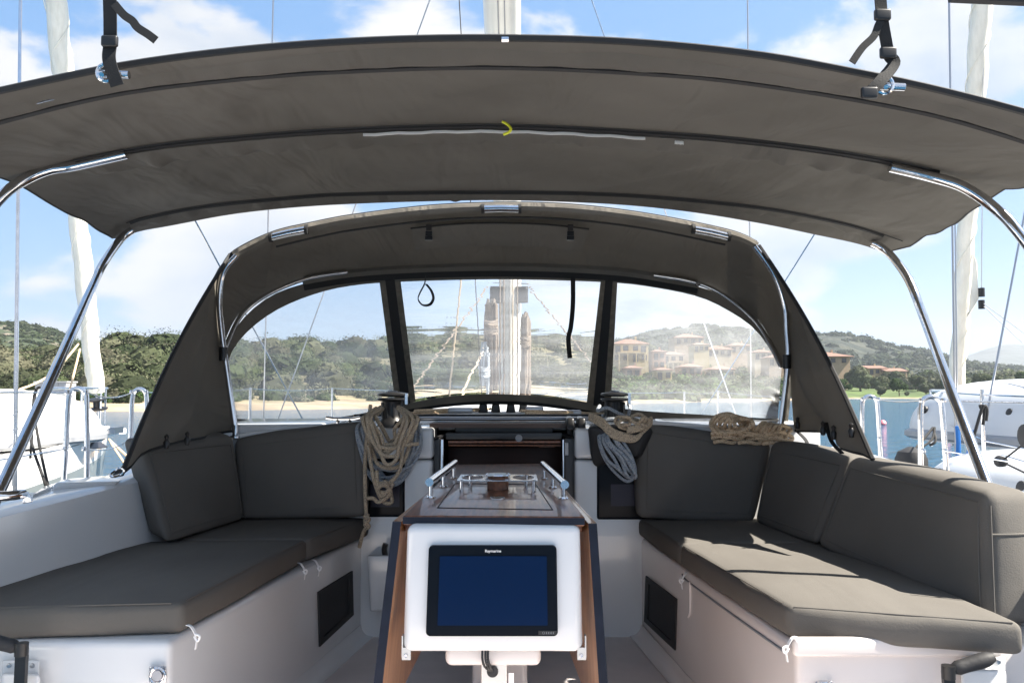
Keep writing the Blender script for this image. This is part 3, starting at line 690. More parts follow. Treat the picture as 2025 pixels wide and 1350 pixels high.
# companionway opening: box of dark panels
ow = (870, 1120)
xl, xr = px2x(872, 3.66), px2x(1118, 3.66)
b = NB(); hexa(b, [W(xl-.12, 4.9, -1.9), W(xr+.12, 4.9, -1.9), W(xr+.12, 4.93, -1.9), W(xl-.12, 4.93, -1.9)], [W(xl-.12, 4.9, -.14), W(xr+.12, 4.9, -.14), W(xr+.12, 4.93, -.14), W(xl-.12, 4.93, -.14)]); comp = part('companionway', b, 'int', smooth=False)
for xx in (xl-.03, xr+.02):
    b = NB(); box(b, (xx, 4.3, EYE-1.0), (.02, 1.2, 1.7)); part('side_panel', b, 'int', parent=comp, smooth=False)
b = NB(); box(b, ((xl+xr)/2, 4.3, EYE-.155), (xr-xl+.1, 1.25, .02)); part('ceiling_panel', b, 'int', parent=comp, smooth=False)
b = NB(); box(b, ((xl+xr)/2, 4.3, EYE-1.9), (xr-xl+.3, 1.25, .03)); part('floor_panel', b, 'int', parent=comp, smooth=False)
slab('hatch_frame', 'gel', (856, 833, 1136, 850), 3.80, 3.95, r=.008)
slab('traveller_rail', 'steeld', (700, 824, 1210, 832), 3.78, 3.84, r=.009)
slab('traveller_shade_strip', 'blkm', (700, 819, 1210, 824), 3.86, 3.9)  # black strip standing in for the shade behind the traveller
b = NB()
hs = slab('sliding_hatch', 'blk', (899, 839, 1094, 858), 3.74, 3.80, r=.006)
slab('hatch_lip', 'blk', (881, 855, 1112, 869), 3.70, 3.76, parent=hs, r=.004)
b = NB(); c = P(1026, 866, 3.695); lathe(b, [(0, .002), (.016, .002), (.016, -.002), (0, -.002)], c, 20, (0, 1, 0)); part('thumb_grip', b, 'greyp', parent=hs)
for (y0, y1) in ((871, 876), (879, 882)): slab('mahogany_trim', 'wood', (886, y0, 1110, y1), 3.70, 3.72, r=.003)
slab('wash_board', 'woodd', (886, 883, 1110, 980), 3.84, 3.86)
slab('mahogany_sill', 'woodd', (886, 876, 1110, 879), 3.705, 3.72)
slab('door_mark', 'wood', (1066, 882, 1098, 884), 3.82, 3.835, r=.001)
for (l, r_) in ((871, 877), (1112, 1116)): slab('door_track', 'steel', (l, 868, r_, 1010), 3.66, 3.68, r=.003)
for (l, r_) in ((857, 870), (1117, 1136)): slab('door_jamb', 'blk', (l, 866, r_, 1060), 3.66, 3.9, r=.003)
slab('jamb_strip', 'greyc', (1117, 875, 1124, 900), 3.645, 3.66, r=.002)  # small pale grey strip on the right jamb
for (a, c, u, v) in ((857, 868, 886, 858), (1136, 866, 1110, 858)):
    b = NB(); tube(b, [P(a, c, 3.64), P(u, v, 3.72)], .008, 6); part('hatch_strut', b, 'blk')
# side decks, coamings
def coam(side):
    # inner face from bench to coaming top, then deck outboard
    if side < 0: bot = [(-1.47, 1.2), (-1.40, 2.26), (-1.285, 3.1), (-1.24, 3.66)]; zt = [-.37, -.35, -.315, -.25]
    else: bot = [(1.55, 1.2), (1.42, 2.15), (1.33, 3.0), (1.27, 3.66)]; zt = [-.34, -.33, -.30, -.25]
    sx = side; rows = []
    prof = [(0, -.66, 0), (.02, None, -.05), (.03, None, -.012), (.05, None, 0), (.17, None, .004), (.21, None, -.015), (.25, None, -.14), (.30, None, -.17), (.9, None, -.20), (1.0, None, -.22), (1.05, None, -.35), (1.02, None, -1.6)]
    for (x, d), z in zip(bot, zt):
        rows.append([W(x+sx*(dx+(.03 if dz is None else 0)), d, (dz if dz is not None else z+e)) for dx, dz, e in prof])
    R = []
    for i in range(len(rows)-1):
        for k in range(6): R.append([a.lerp(c, k/6) for a, c in zip(rows[i], rows[i+1])])
    R.append(rows[-1])
    b = NB(); grid(b, R); return part('coaming', b, 'gel', 'left coaming' if side < 0 else 'right coaming')
coam(-1); coam(1)
# end face of left coaming recess (its forward edge drops to the seat)
for s in (-1, 1):
    R = []
    for d, xo, xi in ((3.6, 2.28, 1.20), (4.6, 2.25, 1.15), (6, 2.12, 1.05), (8, 1.75, .9), (10, 1.1, .5), (12, .35, .1)):
        R.append([W(s*xi-.05, d, -.53), W(s*xo-.05, d, -.55), W(s*(xo+.03)-.05, d, -.62), W(s*(xo-.05)-.05, d, -1.95)])
    b = NB(); grid(b, R, .0); part('side_deck', b, 'deck')
# left coaming step details (moulded blocks near the jib car)
b = NB(); rhex(b, [P(95, 985, 2.75), P(225, 962, 2.9), P(250, 938, 3.25), P(120, 958, 3.1)], [P(108, 954, 2.75), P(235, 951, 2.9), P(262, 934, 3.3), P(120, 948, 3.1)], .01); part('moulded_step', b, 'gel')
b = NB(); rhex(b, [P(60, 998, 2.6), P(96, 985, 2.75), P(118, 958, 3.05), P(85, 975, 2.9)], [P(64, 978, 2.6), P(100, 962, 2.75), P(118, 952, 3.05), P(85, 962, 2.9)], .01); part('moulded_step', b, 'gel')
# left bench details -------------------------------------------------
def ringlatch(px, py, d):
    t = obj('ring_latch', rhex(NB(), [P(px-17, py+18, d), P(px+17, py+18, d), P(px+17, py+18, d+.01), P(px-17, py+18, d+.01)], [P(px-17, py-16, d), P(px+17, py-16, d), P(px+17, py-16, d+.01), P(px-17, py-16, d+.01)], .004), M['steel'], yacht)
    c = P(px, py+4, d-.006)
    b = NB(); tube(b, [c+Vector((.019*math.cos(a), 0, .019*math.sin(a))) for a in [i/14*2*math.pi for i in range(14)]], .0035, 6, closed=True); obj('ring', b, M['steel'], t)
    b = NB(); lathe(b, [(0, .006), (.013, .006), (.014, 0)], P(px, py+2, d), 16, (0, -1, 0)); obj('boss', b, M['steeld'], t)
    for sx in (-11, 11):
        b = NB(); lathe(b, [(0, .003), (.004, .002), (.005, 0)], P(px+sx, py-11, d), 10, (0, -1, 0)); obj('screw', b, M['steeld'], t)
ringlatch(312, 1332, 2.115); ringlatch(1629, 1362, 2.075)
def recess(side, pts, xn, xf, dn):
    # rectangular locker opening framed on the slanted bench face
    def on(px, py, off=0.0):                 # point on the bench face for a bearing
        a = (px-CX)/F; bq = -(py-CY)/F; yy = ct-bq*st; zz = st+bq*ct
        # line x = xn+(xf-xn)*(d-dn)/(3.62-dn)
        k = (xf-xn)/(3.62-dn); d = (xn-k*dn)/(a/yy-k); return Vector((a/yy*d + side*off, d, EYE+zz/yy*d))
    q = [on(*p) for p in pts]; c = sum(q, Vector())/4
    v = Vector((-side*.006, 0, 0)); w_ = Vector((side*.02, 0, 0))
    b = NB(); inn = [p.lerp(c, .24 if True else 0) for p in q]
    # frame ring
    F1 = [b.verts.new(p+v) for p in q]; F2 = [b.verts.new(p+v) for p in inn]; F3 = [b.verts.new(p+w_) for p in q]; F4 = [b.verts.new(p+Vector((side*.09, 0, 0))) for p in inn]
    for i in range(4):
        j = (i+1) % 4; b.faces.new((F1[i], F1[j], F2[j], F2[i])); b.faces.new((F1[j], F1[i], F3[i], F3[j])); b.faces.new((F2[i], F2[j], F4[j], F4[i]))
    fr = part('locker_frame', b, 'blkm', smooth=False)
    b = NB(); b.faces.new([b.verts.new(p+Vector((-side*.001, 0, 0))) for p in inn]); part('locker_shade', b, 'blkm', parent=fr, smooth=False)  # flat black sheet stands in for the shade inside the opening
recess(-1, [(630, 1278), (697, 1215), (695, 1128), (627, 1170)], -.865, -.645, 2.13)
recess(1, [(1276, 1228), (1337, 1285), (1340, 1184), (1279, 1138)], .705, .555, 2.09)
# right bench: locker lid groove and rounded front, on the inner face
def benchline(pts, xn, xf, dn, side, r, name, m):
    k = (xf-xn)/(3.62-dn); o = []
    for px, py in pts:
        a = (px-CX)/F; bq = -(py-CY)/F; yy = ct-bq*st; zz = st+bq*ct; d = (xn-k*dn)/(a/yy-k); o.append(Vector((a/yy*d-side*.001, d, EYE+zz/yy*d)))
    b = NB(); tube(b, cr(o, 4), r, 6); part(name, b, m)
benchline([(1350, 1135), (1362, 1150), (1450, 1215), (1550, 1286)], .705, .555, 2.09, 1, .004, 'lid_groove', 'greyp')
benchline([(1366, 1150), (1366, 1205), (1362, 1218)], .705, .555, 2.09, 1, .006, 'lid_groove', 'gel_bounce')
slab('bench_ledge', 'gel_bounce', (1570, 1262, 1985, 1300), 2.072, 2.10, r=.012)
# winch handle pockets
def pocket(px0, px1, py0, py1, d):
    b = NB(); rhex(b, [P(px0, py1, d-.05), P(px1, py1, d-.05), P(px1, py1, d), P(px0, py1, d)], [P(px0, py0+25, d-.05), P(px1, py0+25, d-.05), P(px1, py0+25, d), P(px0, py0+25, d)], .012); t = part('handle_pocket', b, 'gel')
    b = NB(); rhex(b, [P(px0+2, py0+60, d-.008), P(px1-2, py0+60, d-.008), P(px1-2, py0+60, d), P(px0+2, py0+60, d)], [P(px0+2, py0, d-.008), P(px1-2, py0, d-.008), P(px1-2, py0, d), P(px0+2, py0, d)], .006); part('back_plate', b, 'gel', parent=t)
    for x in (px0+16, px1-16):
        b = NB(); lathe(b, [(0, .004), (.005, .003), (.006, 0)], P(x, py0+10, d-.008), 12, (0, -1, 0)); part('screw', b, 'steeld', parent=t)
pocket(2, 80, 1305, 1420, 2.12); pocket(1900, 1990, 1298, 1420, 2.07)
# white bits outboard right
b = NB(); rhex(b, [P(2022, 1300, 2.25), P(2140, 1320, 2.25), P(2140, 1250, 2.7), P(2010, 1250, 2.7)], [P(2014, 1052, 2.25), P(2120, 1040, 2.25), P(2100, 1020, 2.7), P(2000, 1020, 2.7)], .03); part('coaming_end', b, 'gel')
b = NB(); tube(b, cr([P(-60, 982, 2.1), P(15, 980, 2.15), P(45, 976, 2.2)], 3), .013, 12); tb = part('tube_socket', b, 'steel')
b = NB(); rhex(b, [P(44, 996, 2.19), P(66, 992, 2.19), P(66, 990, 2.23), P(44, 994, 2.23)], [P(48, 972, 2.19), P(58, 972, 2.19), P(58, 972, 2.23), P(48, 972, 2.23)], .004); part('bracket', b, 'steel', parent=tb)
# coachroof hardware seen below and through the dodger
for i, (px, d) in enumerate(((955, 4.7), (980, 4.72), (1010, 4.7), (1035, 4.75))):
    b = NB(); c = P(px, 815, d); rhex(b, [c+Vector((-.03, 0, -.02)), c+Vector((.03, 0, -.02)), c+Vector((.03, .12, -.02)), c+Vector((-.03, .12, -.02))], [c+Vector((-.02, 0, .05)), c+Vector((.02, 0, .05)), c+Vector((.02, .1, .05)), c+Vector((-.02, .1, .05))], .012); part('deck_organiser', b, 'blk')
for (x0, y0, x1, y1) in ((700, 822, 960, 812), (730, 826, 950, 815), (1030, 812, 1270, 822), (1040, 817, 1240, 826), (820, 812, 970, 808)):
    b = NB(); tube(b, [P(x0, y0, 4.2), P((x0+x1)/2, (y0+y1)/2-1, 4.5), P(x1, y1, 4.8)], .007, 6); part('control_line', b, 'ropel')
for (x0, x1, y) in ((885, 935, 817), (1040, 1075, 815), (1085, 1150, 822)):
    b = NB(); c0 = P(x0, y, 4.45); c1 = P(x1, y, 4.45); rhex(b, [c0, c1, c1+Vector((0, .06, 0)), c0+Vector((0, .06, 0))], [c0+Vector((0, 0, .03)), c1+Vector((0, 0, .03)), c1+Vector((0, .06, .03)), c0+Vector((0, .06, .03))], .008); part('rope_clutch', b, 'steeld')
for px in (800, 818, 1128, 1150):                              # clutches on the plinths
    b = NB(); c = P(px, 846, 3.66); rhex(b, [c+Vector((-.018, -.03, -.01)), c+Vector((.018, -.03, -.01)), c+Vector((.018, .12, -.01)), c+Vector((-.018, .12, -.01))], [c+Vector((-.016, -.01, .045)), c+Vector((.016, -.01, .045)), c+Vector((.016, .1, .05)), c+Vector((-.016, .1, .05))], .01); part('rope_clutch', b, 'blk')
# cleat on left shoulder and dark gear through the left window
b = NB(); tube(b, cr([P(645, 826, 3.72), P(665, 828, 3.72), P(695, 828, 3.72), P(712, 825, 3.72)], 4), .008, 8); tube(b, [P(668, 828, 3.72), P(668, 838, 3.72)], .008, 8); tube(b, [P(692, 828, 3.72), P(692, 838, 3.72)], .008, 8); part('cleat', b, 'steel')
# spars ---------------------------------------------------------------
mx_ = px2x(1008, 8.4)
b = NB()
def spar(b, pts, a, c, n=20, groove=True):
    rings = []
    for i, p in enumerate(pts):
        t = (Vector(pts[min(i+1, len(pts)-1)])-Vector(pts[max(i-1, 0)])).normalized(); s = Vector((1, 0, 0)); u = s.cross(t).normalized()
        rings.append([b.verts.new(Vector(p)+s*a*math.copysign(abs(math.cos(q))**.75, math.cos(q))+u*c*math.sin(q)) for q in [2*math.pi*j/n for j in range(n)]])
    for A, B in zip(rings, rings[1:]):
        for j in range(n): b.faces.new((A[j], A[(j+1) % n], B[(j+1) % n], B[j]))
    b.faces.new(rings[0]); b.faces.new(list(reversed(rings[-1])))
mast = thing('mast', 'pale aluminium mast seen through the centre window of the dodger', 'mast', (mx_, 8.4, EYE-.14))
spar(b, [(mx_, 8.4, EYE-.14), (mx_, 8.35, EYE+4), (mx_, 8.2, EYE+10), (mx_, 8.05, EYE+15)], .115, .17); obj('spar', b, M['mast'], mast)
b = NB(); tube(b, [(mx_, 8.22, EYE-.1), (mx_, 8.18, EYE+4)], .012, 6); obj('sail_track', b, M['alu'], mast)
for dx, m in ((-.06, 'ropeh'), (.03, 'ropeb'), (-.095, 'ropeh'), (.075, 'ropeh')):
    b = NB(); tube(b, [(mx_+dx, 8.18, EYE-.1), (mx_+dx, 8.16, EYE+2.6)], .009, 6); obj('halyard', b, M[m], mast)
for s, px in ((-1, 980), (1, 1032)):
    b = NB(); c = P(px, 590, 8.25); rhex(b, [c+Vector((-.06, -.05, -.1)), c+Vector((.06, -.05, -.1)), c+Vector((.06, .05, -.1)), c+Vector((-.06, .05, -.1))], [c+Vector((-.06, -.05, .08)), c+Vector((.06, -.05, .08)), c+Vector((.06, .05, .1)), c+Vector((-.06, .05, .1))], .03); obj('mast_winch', b, M['blk'], mast)
# boom rising aft over the bimini
b = NB(); b0 = P(1002, 420, 7.6); b1 = P(991, -40, 4.9)
boom = thing('boom', 'white boom with a centre groove passing above the canopy', 'boom', b1)
spar(b, [b0.lerp(b1, t) for t in (0, .35, .7, 1)], .118, .15); obj('spar', b, M['mast'], boom)
for dx in (-.02, .02):
    b = NB(); o_ = Vector((dx, 0, 0)); dn_ = Vector((0, 0, -.149)); tube(b, [b0+o_+dn_, b1+o_+dn_+Vector((0, -.03, 0))], .004, 5); obj('groove_edge', b, M['greyp'], boom)
# standing rigging
def wire(name, pts, r, label, cat='wire', m='steeld', group=None, n=6):
    b = NB(); tube(b, pts, r, n); return obj(name, b, M[m], None, label=label, cat=cat, group=group)
def wireP(name, a, b_, r, label, **k):
    p, q = P(*a), P(*b_)
    if name in ('shroud', 'running_line'):    # run on up the rig and down to the chainplate
        if p.z < q.z: p, q = q, p
        v = (p-q)/(p.z-q.z); p = p+v*max(0, EYE+(9 if name == 'shroud' else 2.3)-p.z); q = q-v*(q.z-(EYE-.55))
    return wire(name, [p, q], r, label, **k)
wireP('shroud', (907, -20, 7.0), (925, 300, 7.2), .005, 'thin wire just left of the boom above the canopy', m='blkm')
wireP('shroud', (541, -30, 7.8), (520, 880, 8.6), .007, 'vertical shroud left, crossing the left dodger window')
wireP('shroud', (1478, -30, 7.8), (1486, 860, 8.6), .007, 'vertical shroud right, above the right end of the dodger')
wireP('shroud', (850, 0, 8.6), (600, 690, 9.2), .007, 'stay that slopes left from above the canopy down through the left window')
wireP('running_line', (380, 425, 8.0), (640, 905, 11.0), .009, 'pale wire sloping down right beside the left dodger shoulder', m='steel')
wireP('shroud', (1170, 0, 8.6), (1410, 690, 9.2), .008, 'stay that slopes right from above the canopy down through the right window', m='steel')
wireP('running_line', (1625, 440, 8.0), (1380, 830, 10.0), .007, 'wire sloping down left beside the right dodger shoulder', m='steel')
wireP('sheet', (966, 572, 8.1), (800, 800, 7.0), .008, 'braided line from the mast down to the left through the centre window', m='ropeh', cat='rope')
wireP('sheet', (1042, 572, 8.1), (1205, 770, 7.0), .008, 'braided line from the mast down to the right through the centre window', m='ropeh', cat='rope')
wireP('halyard', (914, 540, 7.9), (888, 800, 8.1), .010, 'thin pale line left of the mast in the centre window', m='ropeb', cat='rope')
wireP('halyard', (957, 700, 8.0), (905, 800, 6.5), .009, 'short pale line left of the mast foot', m='ropeb', cat='rope')
# hanks of rope hung on the mast
def hank(px0, px1, y0, y1, d, m, label, n=9):
    b = NB(); rr = random.Random(px0)
    for i in range(n):
        u = (i+.5)/n; xa = lerp(px0, px1, u); q = rr.uniform(-4, 4); w_ = rr.uniform(.2, .45)*(px1-px0); dd = d+rr.uniform(-.06, .06)
        tube(b, cr([P(lerp((px0+px1)/2, xa, .7), y0+q*1.5, dd), P(xa-w_*.3+q*.3, y0+35, dd), P(xa-w_*.4+q, (y0+y1)/2, dd), P(xa-w_*.3, y1-20+q*3, dd), P(xa, y1+q*3, dd), P(xa+w_*.3, y1-20+q*3, dd-.02), P(xa+w_*.3, (y0+y1)/2, dd-.03), P(lerp((px0+px1)/2, xa, .8)+3, y0+12+q*2, dd-.02)], 4), .013, 6)
    for k in range(4): 
        yy = y0+45+k*6; tube(b, cr([P(px0-1, yy, d-.08), P((px0+px1)/2, yy+3, d-.13), P(px1+1, yy, d-.08), P((px0+px1)/2, yy, d+.1)], 4, closed=True), .012, 6, closed=True)
    return obj('rope_hank', b, M[m], None, label=label, cat='rope')
hank(960, 982, 600, 778, 8.05, 'ropeh', 'long beige hank of rope hung left of the mast')
hank(1030, 1047, 628, 785, 8.05, 'ropeh', 'muted hank of rope hung right of the mast')
hank(950, 966, 690, 775, 8.0, 'ropeg', 'thin grey hank of rope low beside the left mast hank', 5)
# ================================================================== CUSHIONS
def cushion(label, b4, t4, r=.020, puff=.010, seam=True, wr=.004, name='seat_cushion', cat='cushion', group='seat cushions'):
    t = thing(name, label, cat, sum((Vector(p) for p in b4), Vector())/4, group)
    b = NB(); rhex(b, b4, t4, r, puff, 14, wr, seg=4); obj('cushion_body', b, M['cush'], t, ang=80)
    return t
def seamline(t, pts, r=.0022, m='cush'):
    b = NB(); tube(b, cr(pts, 6), r, 6); obj('piping', b, M[m], t)
zt_, zb_ = -.55, -.628
def sq(pts, zt): return [PZ(x, y, zt) for x, y in pts]
def seat(label, pts, zt=zt_, zb=zb_, **k):
    t4 = sq(pts, zt); b4 = [Vector((p.x, p.y, EYE+zb)) for p in t4]
    c = cushion(label, b4, t4, **k); return c, t4
def ins(t4, i, j, s=.004):
    c = sum(t4, Vector())/4; o = []
    for k in range(7):
        p = t4[i].lerp(t4[j], .03+.94*k/6); p = p.lerp(c, .015); o.append(p+Vector((0, 0, s)))
    return o
c1, q = seat('large dark grey seat cushion nearest on the left bench', [(-330, 1210), (360, 1192), (607, 1066), (262, 1070)], puff=.012)
seamline(c1, ins(q, 0, 1, -.001)); seamline(c1, ins(q, 1, 2, -.001))
c2, q = seat('small dark grey seat cushion against the left bulkhead', [(352, 1066), (611, 1066), (742, 1019), (480, 1016)])
seamline(c2, ins(q, 1, 2, -.001))
c3, q = seat('long sunlit seat cushion nearest on the right bench', [(1557, 1199), (2025, 1233), (1640, 1072), (1345, 1076)])
seamline(c3, ins(q, 0, 1, -.001)); seamline(c3, ins(q, 0, 3, -.001))
c4, q = seat('short seat cushion against the right bulkhead', [(1343, 1075), (1640, 1071), (1560, 1019), (1259, 1020)])
seamline(c4, ins(q, 0, 3, -.001))
BK = []
def back(label, bn, tn, th, **k):
    """bn=(left,right) bottom front points, tn=(left,right) top front; th=(vector) thickness away"""
    b4 = [bn[0], bn[1], bn[1]+th[1], bn[0]+th[0]]; t4 = [tn[0], tn[1], tn[1]+th[1], tn[0]+th[0]]
    o = cushion(label, b4, t4, name='back_cushion', group='back cushions', **k); BK.append((o, b4, t4)); return o, b4, t4
V3 = Vector
back('dark grey back cushion on the bulkhead left of the left winch', (P(478, 1024, 3.5), P(722, 1020, 3.5)), (P(462, 868, 3.52), P(716, 836, 3.55)), (V3((0, .09, 0)), V3((0, .09, 0))), r=.026, puff=.012)
back('dark grey corner back cushion at the aft end of the left backrest', (P(332, 1074, 2.95), P(486, 1026, 3.5)), (P(277, 880, 2.98), P(462, 862, 3.5)), (V3((-.11, .09, .02)), V3((-.11, .09, .02))), r=.028, puff=.010)
back('dark grey back cushion on the bulkhead right of the right winch', (P(1262, 1022, 3.5), P(1492, 1032, 3.5)), (P(1266, 836, 3.55), P(1526, 876, 3.52)), (V3((0, .09, 0)), V3((0, .09, 0))), r=.026, puff=.012)
back('curved middle back cushion in the corner of the right bench', (P(1490, 1031, 3.46), P(1612, 1078, 2.95)), (P(1524, 873, 3.46), P(1682, 905, 2.97)), (V3((.12, .08, 0)), V3((.12, .06, 0))), r=.028, puff=.010)
t, b4, t4 = back('long back cushion along the right coaming with a sunlit aft end', (P(1612, 1078, 2.93), P(1962, 1240, 2.17)), (P(1680, 905, 2.95), P(1952, 972, 2.21)), (V3((.13, .05, 0)), V3((.13, .02, 0))), r=.03, puff=.012)
seamline(t, [b4[1].lerp(t4[1], k) + V3((.004, -.006, 0)) for k in (.06, .3, .6, .9)])
seamline(t, [(b4[2].lerp(t4[2], k) + V3((-.006, -.006, 0))) for k in (.06, .3, .6, .9)])
seamline(t, [b4[1].lerp(b4[2], k).lerp(t4[1].lerp(t4[2], k), .68)+V3((0, -.004-.008*math.sin(k*3.14), 0)) for k in (.05, .3, .6, .95)], .003)
def faceloop(t, A, B, C_, D, s=.034, off=.003):
    """piping round a front face, set in from its rounded edges"""
    ce = (A+B+C_+D)/4; nrm = (B-A).cross(D-A).normalized(); nrm = nrm if nrm.y < 0 else -nrm
    q = []
    P4 = [A, B, C_, D]
    for i in range(4):
        p, pn, pp = P4[i], P4[(i+1) % 4], P4[i-1]; q.append(p+(pn-p).normalized()*s+(pp-p).normalized()*s+nrm*off)
    o = []
    for i in range(4):
        a, b2 = q[i], q[(i+1) % 4]
        for k in range(6): t_ = k/6; o.append(a.lerp(b2, t_)+nrm*.004*math.sin(math.pi*t_))
    b = NB(); tube(b, o, .0021, 6, closed=True); obj('piping', b, M['cush'], t)
for o_, bb, tt_ in BK: faceloop(o_, bb[0], bb[1], tt_[1], tt_[0])
# white ties that hold the seat cushions
for i, (px, py, d, lab) in enumerate(((382, 1235, 2.135, 'white cushion tie at the near corner of the left bench'), (598, 1112, 3.0, 'white cushion tie where two left seat cushions meet'), (626, 1106, 3.12, 'second white cushion tie further along the left bench'), (1562, 1258, 2.08, 'white cushion tie at the near corner of the right bench'), (1353, 1130, 2.98, 'white cushion tie at the joint of the right seat cushions'))):
    s = 2.13/d; b = NB(); q = 1 if px < 1000 else -1
    pts = [P(px-12*q*s, py, d-.01), P(px-4*q*s, py+3*s, d-.02), P(px+4*q*s, py+16*s, d-.02), P(px+8*q*s, py+26*s, d-.016), P(px+5*q*s, py+48*s, d-.014)]
    tube(b, cr(pts, 5), .003, 6, flat=(.008, .002)); tube(b, cr([P(px+3*q*s, py+18*s, d-.022), P(px+13*q*s, py+22*s, d-.024), P(px+9*q*s, py+32*s, d-.022), P(px+2*q*s, py+22*s, d-.02)], 4), .003, 6)
    obj('cushion_tie', b, M['white'], None, label=lab, cat='tie')
# ================================================================== DODGER
dod = thing('dodger', 'grey canvas dodger with clear windows and steel bows over the companionway', 'dodger', (-.04, 3.9, EYE-.17))
def dsf(px, py):
    u = max(-1.15, min(1.15, (px-992)/562)); g = 1-abs(u)**2.4 if abs(u) < 1 else 0
    return 3.92 + .52*g + .30*max(0, (py-540)/260)*g
AF = [(462, 850), (447, 745), (434, 650), (430, 585), (438, 535), (464, 502), (540, 465), (620, 446), (700, 431), (850, 413), (992, 407), (1130, 411), (1280, 429), (1440, 461), (1496, 484), (1535, 540), (1556, 600), (1560, 650), (1562, 720), (1545, 860)]
BF = [(430, 830), (424, 770), (438, 690), (470, 622), (522, 580), (600, 548), (680, 535), (760, 528), (870, 523), (992, 521), (1120, 524), (1230, 531), (1300, 541), (1380, 555), (1440, 582), (1500, 632), (1530, 680), (1551, 722), (1556, 770), (1548, 835)]
DA = 3.60
Ap = cr([P(x, y, DA) for x, y in AF], 8); Bp = cr([P(x, y, dsf(x, y)) for x, y in BF], 8)
def arcres(pts, n):
    L_ = [0]
    for a, c in zip(pts, pts[1:]): L_.append(L_[-1]+(c-a).length)
    o = []; j = 0
    for i in range(n):
        t = L_[-1]*i/(n-1)
        while j < len(L_)-2 and L_[j+1] < t: j += 1
        k = (t-L_[j])/max(1e-9, L_[j+1]-L_[j]); o.append(pts[j].lerp(pts[j+1], k))
    return o
# sections split at the shoulders so the roof and the sides meet on the seam
def loft(A, B, nv, sag=0, up=Vector((0, 0, 1)), wr=0.0):
    rows = []
    for j in range(nv+1):
        t = j/nv; r = []
        for i, (a, c) in enumerate(zip(A, B)):
            p = a.lerp(c, t) - up*sag*math.sin(math.pi*t)
            if wr: p = p + Vector(mnoise.noise_vector(p*4))*wr*math.sin(math.pi*t)**.5
            r.append(p)
        rows.append(r)
    return rows
def seg(pts, n0, n1, k=8): return pts[n0*k:n1*k+1]
roofA = arcres([P(x, y-3, DA) for x, y in [(x, y) for x, y in AF[5:15]]] and cr([P(x, y-4, DA) for x, y in AF[5:15]], 8), 60)
roofB = arcres(cr([P(x, y, dsf(x, y)) for x, y in BF[3:16]], 8), 60)
b = NB(); grid(b, loft(roofA, roofB, 12, -.02, wr=.022), .004); obj('roof_canvas', b, M['canvas2'], dod)
for s, ia, ib, lab in ((-1, (0, 6), (0, 4), 'left'), (1, (13, 19), (14, 19), 'right')):
    A_ = arcres(cr([P(x, y, DA+.01) for x, y in AF[ia[0]:ia[1]+1]], 8), 26); B_ = arcres(cr([P(x, y, dsf(x, y)+.005) for x, y in BF[ib[0]:ib[1]+1]], 8), 26)
    b = NB(); grid(b, loft(A_, B_, 6, 0, wr=.01), .004); obj('side_canvas', b, M['canvas2'], dod)
# seam between roof and sides
for p, q, d in (((440, 588), (476, 612), 0), ((1500, 600), (1550, 560), 0)):
    pass
# aft hem of the roof, rolled
hemA = cr([P(x, y+3, DA-.012) for x, y in AF[5:15]], 8)
b = NB(); tube(b, hemA, .021, 8); obj('aft_hem', b, M['canvas2'], dod)
b = NB(); tube(b, cr([P(x, y-5, DA-.004) for x, y in AF[4:15]], 8), .008, 6); obj('edge_binding', b, M['bind'], dod)
b = NB(); tube(b, cr([P(x+(6 if x < 990 else -6), y+23, DA+.06) for x, y in [(540, 465), (620, 446), (700, 431), (850, 413), (992, 407), (1130, 411), (1280, 429), (1440, 461)]], 8), .005, 5); obj('zip', b, M['bind'], dod)
# chrome grab sections on the aft bow
for (x0, y0, x1, y1) in ((536, 469, 606, 454), (955, 413, 1028, 413), (1371, 453, 1441, 468)):
    b = NB(); tube(b, [P(x0, y0, DA-.03), P((x0+x1)/2, (y0+y1)/2-1, DA-.03), P(x1, y1, DA-.03)], .016, 12); g = obj('grab_tube', b, M['steel'], dod)
    for x, y in ((x0, y0), (x1, y1)):
        b = NB(); tube(b, [P(x-3, y, DA-.028), P(x+3, y, DA-.028)], .0225, 10); obj('cuff', b, M['bind'], g)
# steel bows
for nm, lst, dd, r in (('aft_bow', AF[0:6], -.03, .0125), ('aft_bow', AF[14:20], -.03, .0125)):
    b = NB(); tube(b, cr([P(x+(4 if x < 990 else -4), y+3, DA+dd) for x, y in lst], 8), r, 10); bo = obj(nm, b, M['steel'], dod)
    x, y = lst[0] if lst[0][1] > 800 else lst[-1]; b = NB(); c = P(x+(4 if x < 990 else -4), y+6, DA+dd); lathe(b, [(0, -.02), (.03, -.02), (.03, -.012), (.016, -.008), (.016, .035), (0, .035)], c, 16); obj('foot', b, M['steel'], bo)
for lst in (BF[2:7], BF[12:18]):
    b = NB(); tube(b, cr([P(x+(6 if x < 990 else -6), y+3, dsf(x, y)-.035) for x, y in lst], 8), .0115, 10); obj('forward_bow', b, M['steel'], dod)
for c in (P(442, 700, DA-.03), P(1556, 715, DA-.03)):
    b = NB(); tube(b, [c+Vector((0, 0, -.03)), c+Vector((0, 0, .03))], .018, 10); obj('hinge_clamp', b, M['blk'], dod)
b = NB(); c = P(1379, 562, dsf(1379, 560)-.05); lathe(b, [(0, 0), (.012, 0), (.012, .015), (0, .015)], c, 10, (0, -1, 0)); obj('snap_eye', b, M['steel'], dod)
